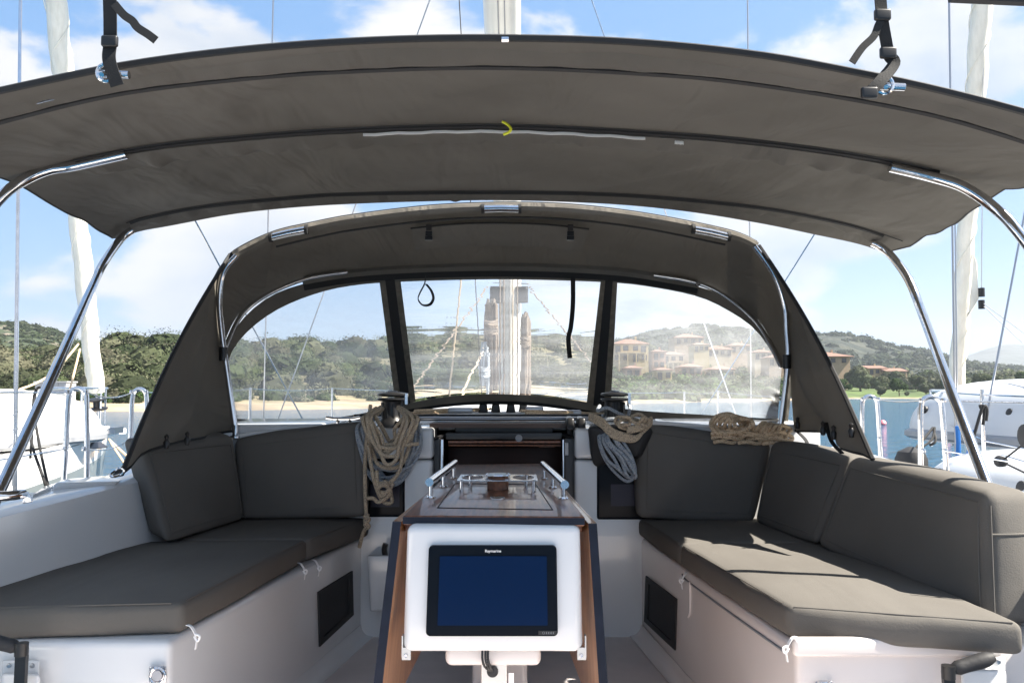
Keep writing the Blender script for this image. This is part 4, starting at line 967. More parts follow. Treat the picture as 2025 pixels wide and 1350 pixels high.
# pocket for forward bow: dark band along the top of the windows
def wsurf(pts, off=0): return [P(x, y, dsf(x, y)+off) for x, y in pts]
tb = [(x, y) for x, y in BF[5:14]]
b = NB(); grid(b, [cr(wsurf([(x, y-2) for x, y in tb], -.012), 6), cr(wsurf([(x, y+6) for x, y in tb], -.022), 6), cr(wsurf([(x, y+14) for x, y in tb], -.012), 6)], .004); obj('bow_pocket', b, M['canvas2'], dod)
b = NB(); tube(b, cr(wsurf([(x, y+17) for x, y in tb], -.012), 6), .012, 6, flat=(.004, .05), up=(0, 0, 1)); obj('zip_flap', b, M['bind'], dod)
# --- windows: outlines in bearing space on the curved screen
LW_top = [(436, 716), (452, 690), (495, 646), (550, 608), (620, 580), (690, 565), (752, 557)]
LW_bot = [(430, 828), (460, 830), (520, 829), (590, 828), (650, 826), (716, 817), (784, 803)]
CW_top = [(790, 556), (870, 552), (990, 551), (1110, 552), (1190, 556)]
CW_bot = [(818, 789), (900, 778), (990, 776), (1080, 781), (1163, 794)]
RW_top = [(1218, 558), (1300, 568), (1380, 585), (1440, 612), (1500, 655), (1530, 690), (1546, 722)]
RW_bot = [(1204, 806), (1260, 811), (1330, 816), (1400, 820), (1450, 823), (1500, 826), (1538, 829)]
def pan(top, bot, nv, n=40, wr=0):
    T = arcres([Vector((x, y, 0)) for x, y in cr([Vector((a, c, 0)) for a, c in top], 6) and [(v.x, v.y) for v in cr([Vector((a, c, 0)) for a, c in top], 6)]], n)
    B = arcres([Vector((v.x, v.y, 0)) for v in cr([Vector((a, c, 0)) for a, c in bot], 6)], n)
    rows = []
    for j in range(nv+1):
        t = j/nv; rows.append([P(a.x*(1-t)+c.x*t, a.y*(1-t)+c.y*t, dsf(a.x*(1-t)+c.x*t, a.y*(1-t)+c.y*t)) for a, c in zip(T, B)])
    return rows
LP_, CP_, RP_ = pan(LW_top, LW_bot, 14), pan(CW_top, CW_bot, 14), pan(RW_top, RW_bot, 14)
for rows, m in ((LP_, 'vinyl'), (CP_, 'vinylc'), (RP_, 'vinyl')):
    b = NB(); grid(b, rows); obj('window', b, M[m], dod, ang=80)
# canvas frame round the windows: strips between window edge and dodger edge
def strip(a, c, m='canvas2', nm='window_border', n=50, off=(-.004, -.004), th=.004, sub=3):
    A = arcres(cr([Vector((x, y, 0)) for x, y in a], 6), n); B = arcres(cr([Vector((x, y, 0)) for x, y in c], 6), n); rows = []
    for j in range(sub+1):
        t = j/sub; rows.append([P(p.x*(1-t)+q.x*t, p.y*(1-t)+q.y*t, dsf(p.x*(1-t)+q.x*t, p.y*(1-t)+q.y*t)+lerp(off[0], off[1], t)) for p, q in zip(A, B)])
    b = NB(); grid(b, rows, th); return obj(nm, b, M[m], dod)
strip([(430, 745), (452, 672), (490, 620), (545, 580), (620, 556), (690, 543), (780, 535), (992, 529), (1210, 538), (1300, 549), (1380, 566), (1440, 590), (1500, 636), (1550, 715)],
      [(440, 745), (460, 690), (500, 645), (555, 608), (625, 580), (692, 565), (785, 557), (992, 552), (1205, 558), (1300, 569), (1380, 586), (1438, 612), (1498, 655), (1545, 725)])
strip([(424, 700), (421, 740), (424, 800), (430, 845)], [(437, 700), (434, 740), (432, 800), (437, 845)], 'canvas2', n=16)
strip([(1548, 700), (1550, 740), (1547, 800), (1540, 850)], [(1566, 700), (1566, 740), (1562, 800), (1556, 850)], 'canvas2', n=16)
strip([(428, 826), (520, 829), (650, 826), (716, 817), (800, 798), (900, 782), (990, 779), (1080, 784), (1170, 796), (1260, 811), (1400, 820), (1545, 829)],
      [(432, 850), (520, 852), (650, 843), (716, 831), (800, 810), (900, 796), (990, 792), (1080, 797), (1170, 812), (1260, 828), (1400, 842), (1540, 855)], 'border')
strip([(560, 851), (650, 843), (716, 831), (800, 810), (900, 796), (990, 792), (1080, 797), (1170, 812), (1260, 828), (1400, 842), (1540, 855)],
      [(560, 862), (650, 856), (716, 845), (800, 817), (900, 802), (990, 799), (1080, 804), (1170, 819), (1260, 845), (1400, 862), (1540, 872)], 'bind', 'lower_binding')
# zipped joints between the windows: pale webbing edges with a dark middle
for (t0, t1, b0_, b1_) in (((750, 553), (792, 553), (783, 806), (822, 793)), ((1188, 553), (1221, 553), (1160, 798), (1207, 808))):
    def ed(u): 
        a = (lerp(t0[0], t1[0], u), lerp(t0[1], t1[1], u)); c = (lerp(b0_[0], b1_[0], u), lerp(b0_[1], b1_[1], u)); return [(lerp(a[0], c[0], k), lerp(a[1], c[1], k)) for k in (0, .33, .66, 1)]
    strip(ed(0), ed(1), 'tapeb', 'zip_joint', 24, (-.007, -.007))
    strip(ed(.28), ed(.72), 'bind', 'zip_band', 24, (-.014, -.014), .004)
# rolled flap with buckles under the roof
fl_t = [(812, 452), (900, 443), (990, 441), (1080, 444), (1165, 453)]; fl_b = [(822, 492), (900, 485), (990, 484), (1080, 487), (1150, 497)]
rows = []
for j in range(5):
    t = j/4; d_ = lerp(3.72, 3.92, t)
    rows.append([P(x, y, d_) for x, y in [(lerp(a[0], c[0], t), lerp(a[1], c[1], t)) for a, c in zip(fl_t, fl_b)]])
b = NB(); grid(b, [cr(r, 4) for r in rows], .006); fp = obj('rolled_flap', b, M['canvas2'], dod)
b = NB(); tube(b, cr(rows[-1], 4), .005, 6); obj('cord', b, M['bind'], fp)
b = NB(); tube(b, cr(rows[0], 4), .004, 6); obj('cord', b, M['bind'], fp)
for x in (848, 1128):
    b = NB(); c = P(x, 462, 3.74); tube(b, [P(x, 444, 3.70), P(x, 455, 3.72)], .01, 4, flat=(.025, .004)); box(b, c, (.03, .012, .022)); box(b, P(x, 471, 3.77), (.034, .014, .02)); obj('buckle', b, M['blk'], fp)
# --- side wings running aft to the coamings
def wing(side, top, corner, foot, botpts, lab):
    # leg edge (forward) and free edge (aft)
    if side < 0: leg = [(464, 504), (438, 535), (430, 585), (434, 650), (447, 745), (460, 845)]
    else: leg = [(1500, 486), (1540, 545), (1560, 600), (1562, 650), (1563, 720), (1572, 852)]
    Lg = arcres(cr([P(x, y, DA+.004) for x, y in leg], 6), 22)
    a, c = P(*top), P(*corner); Fr = []
    for i in range(22):
        t = i/21; p = a.lerp(c, t); p.x += side*.03*math.sin(math.pi*t); Fr.append(p)
    rows = []; bp = cr([P(*q) for q in botpts], 8); bp = arcres(bp, 15)
    for i in range(22):
        t = i/21; r = []
        for j in range(15):
            u = j/14; p = Lg[i].lerp(Fr[i], u)
            # bottom edge follows its own curve
            tgt = bp[j]; base = Lg[-1].lerp(Fr[-1], u); p = p + (tgt-base)*(t**3)
            p = p + Vector((1, .1, 0))*(.014*math.sin(u*9+t*5)+.010*math.sin(u*17-t*11+2)+.008*math.sin(t*13+u*4))*math.sin(math.pi*min(1, u*1.0))*(.4+t)
            r.append(p)
        rows.append(r)
    b = NB(); grid(b, rows, .004); o = obj('side_wing', b, M['canvas2'], dod, label=lab)
    b = NB(); tube(b, [r[-1] for r in rows], .008, 6); obj('edge_binding', b, M['bind'], o)
    b = NB(); tube(b, [p+Vector((0, -.004, 0)) for p in rows[-1]], .005, 6); obj('edge_binding', b, M['bind'], o)
    return rows
wl = wing(-1, (455, 503, DA), (240, 938, 2.62), None, [(462, 852, DA), (400, 862, 3.4), (330, 880, 3.0), (280, 905, 2.8), (240, 938, 2.62)], 'left side wing of the dodger, reaching down to the coaming')
wr_ = wing(1, (1502, 486, DA), (1726, 908, 2.72), None, [(1572, 852, DA), (1610, 853, 3.4), (1648, 862, 3.1), (1675, 888, 2.9), (1700, 896, 2.8), (1726, 908, 2.72)], 'right side wing of the dodger, flapping over the cushion top')
# straps: strap from the left wing to an eye on the coaming, with hook
b = NB(); tube(b, cr([P(244, 925, 2.64), P(236, 935, 2.62), P(230, 941, 2.6)], 3), .004, 4, flat=(.03, .005)); ws = obj('wing_strap', b, M['web'], dod)
b = NB(); c = P(232, 932, 2.61); tube(b, cr([P(238, 925, 2.6), P(246, 930, 2.6), P(238, 938, 2.6), P(224, 942, 2.58), P(218, 938, 2.58), P(228, 930, 2.6)], 4, closed=True), .004, 6, closed=True); obj('snap_hook', b, M['steel'], ws)
# dark tubes/straps on wings: webbing straps and toggles
for pts in ([(1580, 850, 3.6), (1600, 870, 3.5), (1604, 890, 3.4)], [(1640, 835, 3.15), (1650, 870, 3.05), (1672, 895, 2.9)], [(1583, 700, 3.7), (1581, 780, 3.65), (1586, 848, 3.6)]):
    b = NB(); tube(b, cr([P(*q)+Vector((-.02, -.02, 0)) for q in pts], 5), .003, 4, flat=(.014, .004)); obj('wing_strap', b, M['web'], dod)
for x, y, d in ((1583, 832, 3.55), (1655, 850, 2.98), (1634, 842, 3.1), (1690, 845, 2.85), (323, 868, 2.95), (364, 862, 3.1)):
    b = NB(); c = P(x, y, d)+Vector((-.02 if x > 900 else .02, -.02, 0)); lathe(b, [(0, -.035), (.008, -.032), (.012, -.01), (.006, 0), (.009, .012), (0, .02)], c, 10); obj('toggle', b, M['blk'], dod)
# hanging straps at the centre window
def strap(label, pts, w_, name='strap', cat='strap', up=None, th=.003, m='web'):
    b = NB(); tube(b, cr(pts, 6), 1, 4, flat=(w_, th), up=up); return obj(name, b, M[m], None, label=label, cat=cat)
strap('short black strap loop hanging over the left part of the centre window', [P(841, 545, 4.3), P(840, 560, 4.3), P(830, 580, 4.29), P(827, 592, 4.28), P(836, 603, 4.28), P(850, 602, 4.27), P(857, 590, 4.27), P(853, 575, 4.27), P(843, 562, 4.28)], .004, up=(0, 1, 0), th=.022)
strap('long black strap hanging down over the right part of the centre window', [P(1133, 545, 4.3), P(1133, 600, 4.29), P(1129, 645, 4.28), P(1124, 670, 4.28), P(1127, 708, 4.27)], .024)
# ================================================================== BIMINI
bim = thing('bimini', 'large grey canvas bimini canopy stretched over three steel bows above the cockpit', 'bimini', (-.02, 2.5, EYE-.35))
R0 = [(-350, 262), (-150, 216), (0, 181), (250, 130), (500, 98), (750, 81), (990, 77), (1250, 85), (1500, 110), (1700, 146), (1850, 178), (2025, 223), (2200, 276), (2374, 330)]
R1 = [(-260, 302), (0, 230), (225, 176), (450, 147), (675, 130), (990, 122), (1350, 139), (1530, 160), (1717, 190), (1870, 222), (2025, 268), (2282, 350)]
R2 = [(28, 360), (145, 316), (300, 286), (480, 267), (675, 253), (990, 245), (1350, 263), (1530, 280), (1700, 304), (1842, 333), (1988, 372)]
R3 = [(222, 470), (250, 440), (320, 420), (420, 403), (540, 391), (675, 381), (990, 377), (1200, 381), (1350, 391), (1500, 407), (1600, 424), (1700, 447), (1785, 476), (1800, 486)]
R4 = [(235, 474), (270, 458), (333, 446), (450, 424), (560, 411), (675, 403), (850, 397), (1000, 395), (1200, 402), (1350, 416), (1500, 440), (1613, 463), (1700, 482), (1750, 498)]
D0, D1, D2, D3, D4 = 1.70, 1.86, 2.50, 3.40, 3.50
NX = 90
def brow(tab, d, n=NX):
    a, c = tab[0][0], tab[-1][0]; return [P(a+(c-a)*i/(n-1), itp(tab, a+(c-a)*i/(n-1)), d) for i in range(n)]
B0, B1, B2, B3, B4 = brow(R0, D0), brow(R1, D1), brow(R2, D2), brow(R3, D3), brow(R4, D4)
rows = []
def crease(p, i, t, amp):
    x = p.x; 
    return Vector((0, 0, amp*math.sin(math.pi*t)*(mnoise.noise(Vector((x*2.2+p.y*1.2, p.y*1.1, 7)))*1.2+.5*mnoise.noise(Vector((x*7+p.y*5, p.y*2, 1))))))
for A_, B_, n, amp in ((B0, B1, 4, .010), (B1, B2, 16, .034), (B2, B3, 18, .036), (B3, B4, 4, .012)):
    for j in range(n):
        t = j/n; rows.append([a.lerp(c, t)+crease(a.lerp(c, t), i, t, amp) for i, (a, c) in enumerate(zip(A_, B_))])
rows.append(B4)
# scalloped, slightly gathered front hem
b = NB(); grid(b, rows, .003); obj('canopy_canvas', b, M['canvas'], bim, ang=80)
dn = Vector((0, 0, -1))
def pocket_strip(A, dy, drop, u0, u1, nm, seed, gather=.006):
    i0, i1 = int(u0*(NX-1)), int(u1*(NX-1)); src = cr(A[i0:i1+1], 3); R = []
    for j in range(6):
        t = j/5; r = []
        for p in src:
            g = gather*math.sin(math.pi*t)*mnoise.noise(Vector((p.x*16+p.y, t*1.5+seed, 2)))*2
            r.append(p+Vector((0, dy*t, 0))+dn*(.004+drop*math.sin(math.pi*(.15+.85*t)*.98)+g))
        R.append(r)
    b = NB(); grid(b, R, .003); o = obj(nm, b, M['canvas'], bim)
    b = NB(); tube(b, [p+dn*(.012 if nm == 'aft_pocket' else .008) for p in src], .0085, 6); obj('zip', b, M['bind'], o)
    return o
pocket_strip(B1, -.11, .016, 0, 1, 'aft_pocket', 1, .005)
mid = pocket_strip(B2, .15, .030, .06, .935, 'middle_pocket', 5, .013)
pocket_strip(B3, .085, .020, .03, .97, 'front_pocket', 9, .012)
# stitch lines, edge piping
def line(tab, d0, off, r, n=60, z=-.006):
    a, c = tab[0][0], tab[-1][0]; b = NB(); tube(b, [P(a+(c-a)*i/n, itp(tab, a+(c-a)*i/n)+off, d0)+Vector((0, 0, z)) for i in range(n+1)], r, 5); return b
obj('aft_piping', line(R0, D0, -2, .008, z=0), M['bind'], bim)
obj('stitching', line([(x, y) for x, y in R2[1:-1]], D2-.03, -3, .0022), M['bind'], bim)
obj('stitching', line([(x, y) for x, y in R3[1:-1]], D3-.03, -2, .0022), M['bind'], bim)
for k in (0, NX-1):
    b = NB(); tube(b, [r[k] for r in rows], .005, 6); obj('side_piping', b, M['bind'], bim)
# reinforcing patches around the tube exits
for pts, d in (([(1815, 318), (1825, 308), (1860, 314), (1885, 312)], 2.47), ([(1880, 342), (1925, 340), (1960, 352), (1990, 372)], 2.6), ([(100, 297), (125, 299), (140, 294), (170, 293)], 2.47)):
    b = NB(); tube(b, cr([P(x, y, d)+Vector((0, 0, -.004)) for x, y in pts], 5), .0016, 5); obj('stitching', b, M['bind'], bim)
# velcro strips and yellow cord
def vstrip(px0, px1, off, w_):
    b = NB(); n = 24; A = []; Bq = []
    for i in range(n+1):
        x = px0+(px1-px0)*i/n; y = itp(R2, x)+off+math.sin(i*1.7)*1.0; A.append(P(x, y, D2+.055)+Vector((0, 0, 0))); Bq.append(P(x, y+w_, D2+.053))
    A = [p+(Vector((0, 0, EYE))-p).normalized()*0 + (Vector((0, 0, EYE))-p)*.022 for p in A]; Bq = [p+(Vector((0, 0, EYE))-p)*.022 for p in Bq]
    b = NB(); grid(b, [A, Bq], .002); return obj('velcro_strip', b, M['tape'], bim)
vstrip(718, 1276, 13.5, 5); vstrip(1334, 1352, 17, 6)
b = NB(); tube(b, cr([P(994, 241, 2.44), P(1003, 246, 2.43), P(1010, 254, 2.42), P(1007, 261, 2.42), P(996, 266, 2.43)], 5), .0042, 7); obj('yellow_tie', b, M['yel'], None, label='small yellow cord tied round the middle bow of the bimini', cat='cord')
for x in (984, 1012):
    b = NB(); tube(b, cr([P(x, 122, D1-.01), P(x+1, 128, D1-.01), P(x-3, 133, D1-.01)], 3), .0012, 5); obj('zip_pull', b, M['bind'], bim)
b = NB(); tube(b, [P(992, 78, D0-.01), P(1006, 78, D0-.01)], .006, 6); obj('zip_pull', b, M['steel'], bim)
# bows
def bow(pts, label=None, r=.0165):
    b = NB(); tube(b, cr([P(*q) for q in pts], 8), r, 12); return obj('bow', b, M['steel'], bim, label=label)
bow([(262, 455, 3.43), (238, 474, 3.41), (205, 520, 3.32), (182, 568, 3.22), (110, 730, 2.72), (0, 968, 2.34), (-60, 1090, 2.18)])
bow([(1725, 480, 3.43), (1757, 500, 3.41), (1795, 550, 3.32), (1822, 615, 3.2), (1880, 770, 2.72), (1950, 955, 2.45), (1985, 1050, 2.33)])
bow([(250, 304, 2.49), (145, 328, 2.49), (95, 336, 2.47), (45, 358, 2.44), (0, 392, 2.4), (-60, 470, 2.36), (-160, 640, 2.3), (-330, 1000, 2.2)])
bow([(1760, 330, 2.49), (1842, 350, 2.49), (1905, 370, 2.47), (1965, 410, 2.44), (2010, 455, 2.4), (2070, 540, 2.36), (2190, 740, 2.3), (2400, 1060, 2.2)])
bow([(x, y-16, D1-.045) for x, y in R1[1:-1]], r=.012)
# straps running up and aft from the aft bow
def hangstrap(label, pts, w_, tail, bk, eye):
    f_ = lambda q: (q[0], q[1], q[2]-.10)
    pts = [f_(q) for q in pts]; tail = [f_(q) for q in tail]; bk = [f_(q) for q in bk]; eye = f_(eye)
    t = thing('bimini_strap', label, 'strap', P(*pts[-1]))
    b = NB(); tube(b, cr([P(*q) for q in pts], 6), 1, 4, flat=(w_, .003)); obj('webbing', b, M['web'], t)
    b = NB(); tube(b, cr([P(*q) for q in tail], 6), 1, 4, flat=(w_*.62, .003), up=(0, 1, 0)); obj('loose_end', b, M['web'], t)
    for x, y, d in bk:
        b = NB(); c = P(x, y, d); rhex(b, [c+Vector((-.017, -.006, -.012)), c+Vector((.017, -.006, -.012)), c+Vector((.017, .006, -.012)), c+Vector((-.017, .006, -.012))], [c+Vector((-.017, -.006, .012)), c+Vector((.017, -.006, .012)), c+Vector((.017, .006, .012)), c+Vector((-.017, .006, .012))], .005); obj('buckle', b, M['blk'], t)
    x, y, d = eye; c = P(x, y, d)
    b = NB(); tube(b, [c+Vector((-.03, 0, 0)), c+Vector((.035, 0, -.003))], .008, 10); e = obj('eye_fitting', b, M['steel'], t)
    b = NB(); tube(b, cr([c+Vector((.018*math.cos(a)-.01, -.006, .018*math.sin(a))) for a in [i/8*6.283 for i in range(8)]], 3, closed=True), .004, 6, closed=True); obj('ring', b, M['steel'], e)
    b = NB(); tube(b, [c+Vector((-.012, -.02, -.01)), c+Vector((-.012, .01, .01))], .005, 10); obj('pin', b, M['steel'], e)
hangstrap('black webbing strap with buckle at the left end of the bimini, twisted loose tail', [(212, -60, 1.72), (217, 0, 1.74), (218, 80, 1.76), (216, 120, 1.76), (232, 170, 1.77)], .027,
          [(226, 8, 1.74), (245, 30, 1.74), (262, 42, 1.74), (272, 55, 1.74), (292, 68, 1.74), (308, 80, 1.74)], [(217, 82, 1.755)], (222, 146, 1.775))
hangstrap('black webbing strap tied up with a knot at the right end of the bimini', [(1736, -60, 1.74), (1742, 10, 1.75), (1745, 40, 1.75), (1752, 80, 1.76), (1758, 110, 1.77), (1768, 126, 1.77), (1740, 162, 1.76), (1714, 188, 1.76)], .024,
          [(1752, 25, 1.745), (1738, 48, 1.745), (1728, 72, 1.745), (1705, 95, 1.745), (1685, 124, 1.745)], [(1745, 30, 1.745), (1756, 105, 1.765), (1719, 184, 1.755)], (1755, 170, 1.78))
# small dark edge at the very top right (hard top rim behind us)
b = NB(); tube(b, [P(1880, -6, 1.6), P(2100, 4, 1.6)], .012, 8); obj('hardtop_rim', b, M['blkm'], None, label='dark canopy rim crossing the top right corner', cat='spar')
# ================================================================== HELM PEDESTAL AND TABLE
tab = thing('cockpit_table', 'varnished mahogany cockpit table with hanging leaves and a chart plotter pod on its aft end', 'table', W(-.045, 2.6, Z))
TZ = -.294
n0, n1, f1, f0 = PZ(797, 1019, TZ), PZ(1156, 1021, TZ), PZ(1069, 916, TZ), PZ(905, 918, TZ)
down = Vector((0, 0, -.022))
b = NB(); rhex(b, [p+down for p in (n0, n1, f1, f0)], [n0, n1, f1, f0], .003); tt = obj('table_top', b, M['wood'], tab)
up = Vector((0, 0, .0012))
b = NB(); e0, e1 = n0+Vector((0, -.004, -.002)), n1+Vector((0, -.004, -.002)); hexa(b, [e0+Vector((0, 0, -.017)), e1+Vector((0, 0, -.017)), e1+Vector((0, .006, -.017)), e0+Vector((0, .006, -.017))], [e0+Vector((0, 0, -.001)), e1+Vector((0, 0, -.001)), e1+Vector((0, .006, -.001)), e0+Vector((0, .006, -.001))]); obj('edge_strip', b, M['navy'], tt, False)
b = NB(); lid = [PZ(865, 1004, TZ)+up*.4, PZ(1093, 1008, TZ)+up*.4, PZ(1060, 958, TZ)+up*.4, PZ(900, 956, TZ)+up*.4]; tube(b, [lid[0], lid[1], lid[2], lid[3]], .0016, 5, closed=True); obj('lid_groove', b, M['blkm'], tt)
b = NB(); c = PZ(983, 986, TZ); 
tube(b, [c+Vector((.018*math.cos(a), .018*math.sin(a), .002)) for a in [i/20*6.283 for i in range(20)]], .003, 6, closed=True); obj('lift_ring', b, M['steel'], tt)
b = NB(); lathe(b, [(0, .0), (.012, .0), (.012, .003), (0, .003)], c, 18); obj('latch', b, M['steel'], tt)
# body below the top
b = NB(); rhex(b, [W(-.13, 2.75, -1.06), W(.05, 2.75, -1.06), W(.05, 3.2, -1.06), W(-.13, 3.2, -1.06)], [W(-.13, 2.75, -.318), W(.05, 2.75, -.318), W(.05, 3.2, -.318), W(-.13, 3.2, -.318)], .02); obj('pedestal_box', b, M['gel_bounce'], tab)
# hanging leaves
def leaf(tn, bn, s, lab):
    tn, bn = P(*tn), P(*bn); k = (bn-tn); L_ = 1.25
    v = Vector((-s*.06, L_, 0)); th = Vector((s*.016, 0, 0)); bn2 = bn+k*.35
    b = NB(); hexa(b, [bn2, bn2+th, bn2+th+v, bn2+v], [tn, tn+th, tn+th+v, tn+v]); o = obj('table_leaf', b, M['woodl'], tab, False, label=lab); bevel(o, .002)
    b = NB(); th2 = Vector((s*.020, 0, 0)); y = Vector((0, -.008, 0)); hexa(b, [bn2+y, bn2+th2+y, bn2+th2, bn2], [tn+y, tn+th2+y, tn+th2, tn]); obj('leaf_edge', b, M['navy'], o, False)
    b = NB(); hexa(b, [bn2+th, bn2+th2, bn2+th2+v, bn2+th+v], [tn+th, tn+th2, tn+th2+v, tn+th+v]); obj('leaf_face', b, M['woodl'], o, False)
leaf((794, 1030, 1.97), (757, 1350, 1.93), -1, 'left hanging leaf of the table'); leaf((1163, 1034, 1.97), (1184, 1350, 1.93), 1, 'right hanging leaf of the table')
# mahogany end frame above the pod
b = NB(); rhex(b, [P(800, 1050, 2.0), P(1152, 1050, 2.0), P(1152, 1050, 2.1), P(800, 1050, 2.1)], [P(800, 1032, 2.0), P(1152, 1032, 2.0), P(1152, 1032, 2.1), P(800, 1032, 2.1)], .004); obj('end_frame', b, M['wood'], tab)
# chart plotter pod
pod = thing('instrument_pod', 'white rounded instrument pod with a large dark blue chart plotter screen', 'chart plotter', P(975, 1290, 2.0))
def quad(l, t, r, bo, d, l2=None, r2=None): return [P(l2 if l2 is not None else l, bo, d), P(r2 if r2 is not None else r, bo, d), P(r, t, d), P(l, t, d)]
dp = 1.942; q = quad(804, 1037, 1148, 1291, dp, 795, 1154); v = Vector((0, .10, 0)); vs_ = Vector((0, .13, -.0))
b = NB(); rhex(b, [q[0], q[1], q[1]+v, q[0]+v], [q[3], q[2], q[2]+v, q[3]+v], .021, .0, seg=6); pb = obj('pod_shell', b, M['gel'], pod, ang=60)
def rrect(l, t, r, bo, d, rad, th, m, nm, parent, l2=None, r2=None):
    q = quad(l, t, r, bo, d, l2, r2); c = []; n = 6
    ux = (q[1]-q[0]).normalized(); uz = (q[3]-q[0]).normalized()
    corners = [(q[0], ux, uz, math.pi), (q[1], -ux, uz, 1.5*math.pi), (q[2], -ux, -uz, 0), (q[3], ux, -uz, .5*math.pi)]
    X = Vector((1, 0, 0)); Zv = Vector((0, 0, 1)); pts = []
    for p, a, e, a0 in corners:
        cc = p+a*rad+e*rad
        for i in range(n+1):
            g = a0+math.pi/2*i/n; pts.append(cc+X*math.cos(g)*rad+Zv*math.sin(g)*rad)
    b = NB(); f = [b.verts.new(p) for p in pts]; g = [b.verts.new(p+Vector((0, th, 0))) for p in pts]; b.faces.new(f); b.faces.new(list(reversed(g)))
    for i in range(len(f)): b.faces.new((f[i], f[(i+1) % len(f)], g[(i+1) % len(f)], g[i]))
    return obj(nm, b, M[m], parent, False)
plo = rrect(848, 1078, 1101, 1257, dp-.010, .010, .014, 'bezel', 'bezel', pod, 842, 1103)
rrect(870, 1099, 1081, 1236, dp-.0118, .002, .002, 'screen', 'display', plo, 865, 1083)
cu = bpy.data.curves.new('txt', 'FONT'); cu.body = 'Raymarine'; cu.size = .0088; cu.align_x = 'CENTER'; cu.align_y = 'CENTER'; cu.extrude = .0002; cu.offset = .00012
to = bpy.data.objects.new('txt', cu); COL.objects.link(to); dg = bpy.context.evaluated_depsgraph_get(); me = bpy.data.meshes.new_from_object(to.evaluated_get(dg)); bpy.data.objects.remove(to)
me.materials.clear(); me.materials.append(M['white']); lo = bpy.data.objects.new('lettering', me); COL.objects.link(lo); lo.parent = plo
for v_ in me.vertices: v_.co = Vector((v_.co.x*1.0, -v_.co.z, v_.co.y)) + (P(975, 1089, dp-.0122)-wloc(plo))
for i, x in enumerate((1075, 1080.5, 1085, 1089.5, 1094)):
    b = NB(); c = P(x, 1250.5, dp-.0115)
    if i == 0: tube(b, [c+Vector((.0026*math.cos(a), 0, .0026*math.sin(a))) for a in [k/12*6.283 for k in range(12)]], .0004, 4, closed=True)
    else: box(b, c, (.0012, .0005, .0044)); box(b, c+Vector((.0012, 0, .0019)), (.0016, .0005, .0006)); box(b, c+Vector((.0012, 0, -.0019)), (.0016, .0005, .0006))
    obj('key_symbol', b, M['greyp'], plo, False)
b = NB(); box(b, P(1083, 1250.5, dp-.0106)+Vector((0, 0, 0)), (.042, .0006, .009)); obj('touch_strip', b, M['blk'], plo, False)
q = quad(880, 1280, 1070, 1318, dp+.03); v = Vector((0, .08, 0)); b = NB(); rhex(b, [q[0], q[1], q[1]+v, q[0]+v], [q[3], q[2], q[2]+v, q[3]+v], .016, 0, seg=5); obj('rear_box', b, M['gel_bounce'], pod)
for s, x in ((-1, 804), (1, 1150)):
    b = NB(); c = P(x, 1285, 1.955); box(b, c+Vector((0, 0, -.006)), (.02, .012, .028)); box(b, c+Vector((s*.009, 0, .01)), (.003, .014, .05)); br_ = obj('bracket', b, M['alu'], pod, False)
    b = NB(); lathe(b, [(0, .003), (.004, .003), (.005, 0)], c+Vector((-.001, -.006, -.010)), 12, (0, -1, 0)); obj('screw', b, M['steel'], br_)
# steel post with hole and cables
b = NB(); c = P(977, 1345, 1.99); box(b, c+Vector((0, .03, -.16)), (.062, .05, .42)); po = obj('post', b, M['alu'], tab, False); bevel(po, .004)
b = NB(); lathe(b, [(0, .0012), (.0135, .0012), (.0135, 0)], P(974, 1327, 1.992), 20, (0, -1, 0)); obj('cable_hole', b, M['blkm'], po)
for i, dx in enumerate((0, 6, 11)):
    b = NB(); tube(b, cr([P(954+dx, 1285, 1.955), P(954+dx, 1302, 1.95), P(958+dx, 1316, 1.955), P(968+dx*.5, 1326, 1.99), P(974, 1328, 2.0)], 5), .0028, 7); obj('cable', b, M['rub'], pod)
b = NB(); hexa(b, [P(1006, 1352, 2.02), P(1016, 1352, 2.02), P(1016, 1352, 2.06), P(1006, 1352, 2.06)], [P(1006, 1330, 2.02), P(1016, 1330, 2.02), P(1016, 1330, 2.06), P(1006, 1330, 2.06)]); obj('bracket', b, M['steel'], tab, False)
# hand rails on the table
def trail(a, c, lab):
    a, c = P(*a), P(*c); t = thing('grab_rail', lab, 'rail', (a+c)/2+Vector((0, 0, -.04)), 'table grab rails')
    b = NB(); tube(b, [a, c], .0115, 14); obj('tube', b, M['steel'], t)
    for k in (.05, .5, .94):
        p = a.lerp(c, k); b = NB(); tube(b, [p, Vector((p.x, p.y, EYE+TZ+.001))], .0062, 10); obj('post', b, M['steel'], t)
        b = NB(); lathe(b, [(0, .004), (.012, .004), (.014, 0)], (p.x, p.y, EYE+TZ+.0005), 14); obj('base', b, M['steel'], t)
trail((849, 953, 2.27), (900, 915, 2.84), 'polished steel grab rail on the left edge of the table'); trail((1117, 958, 2.25), (1074, 918, 2.81), 'polished steel grab rail on the right edge of the table')
# cup rack: steel plate with holes on four legs
rk = thing('cup_rack', 'steel cup holder plate with round holes standing across the table', 'cup holder', W(-.03, 2.56, TZ))
ya, yb = 2.40, 2.57; zr = EYE+TZ+.036; xa, xb = px2x(905, 2.4), px2x(1063, 2.4)
b = NB(); holes = [xa+.035+.062*0, xa+.105, (xa+xb)/2, xb-.105, xb-.035]
cxs = [lerp(xa, xb, t) for t in (.20, .5, .80)]; rr_ = [.036, .034, .036]
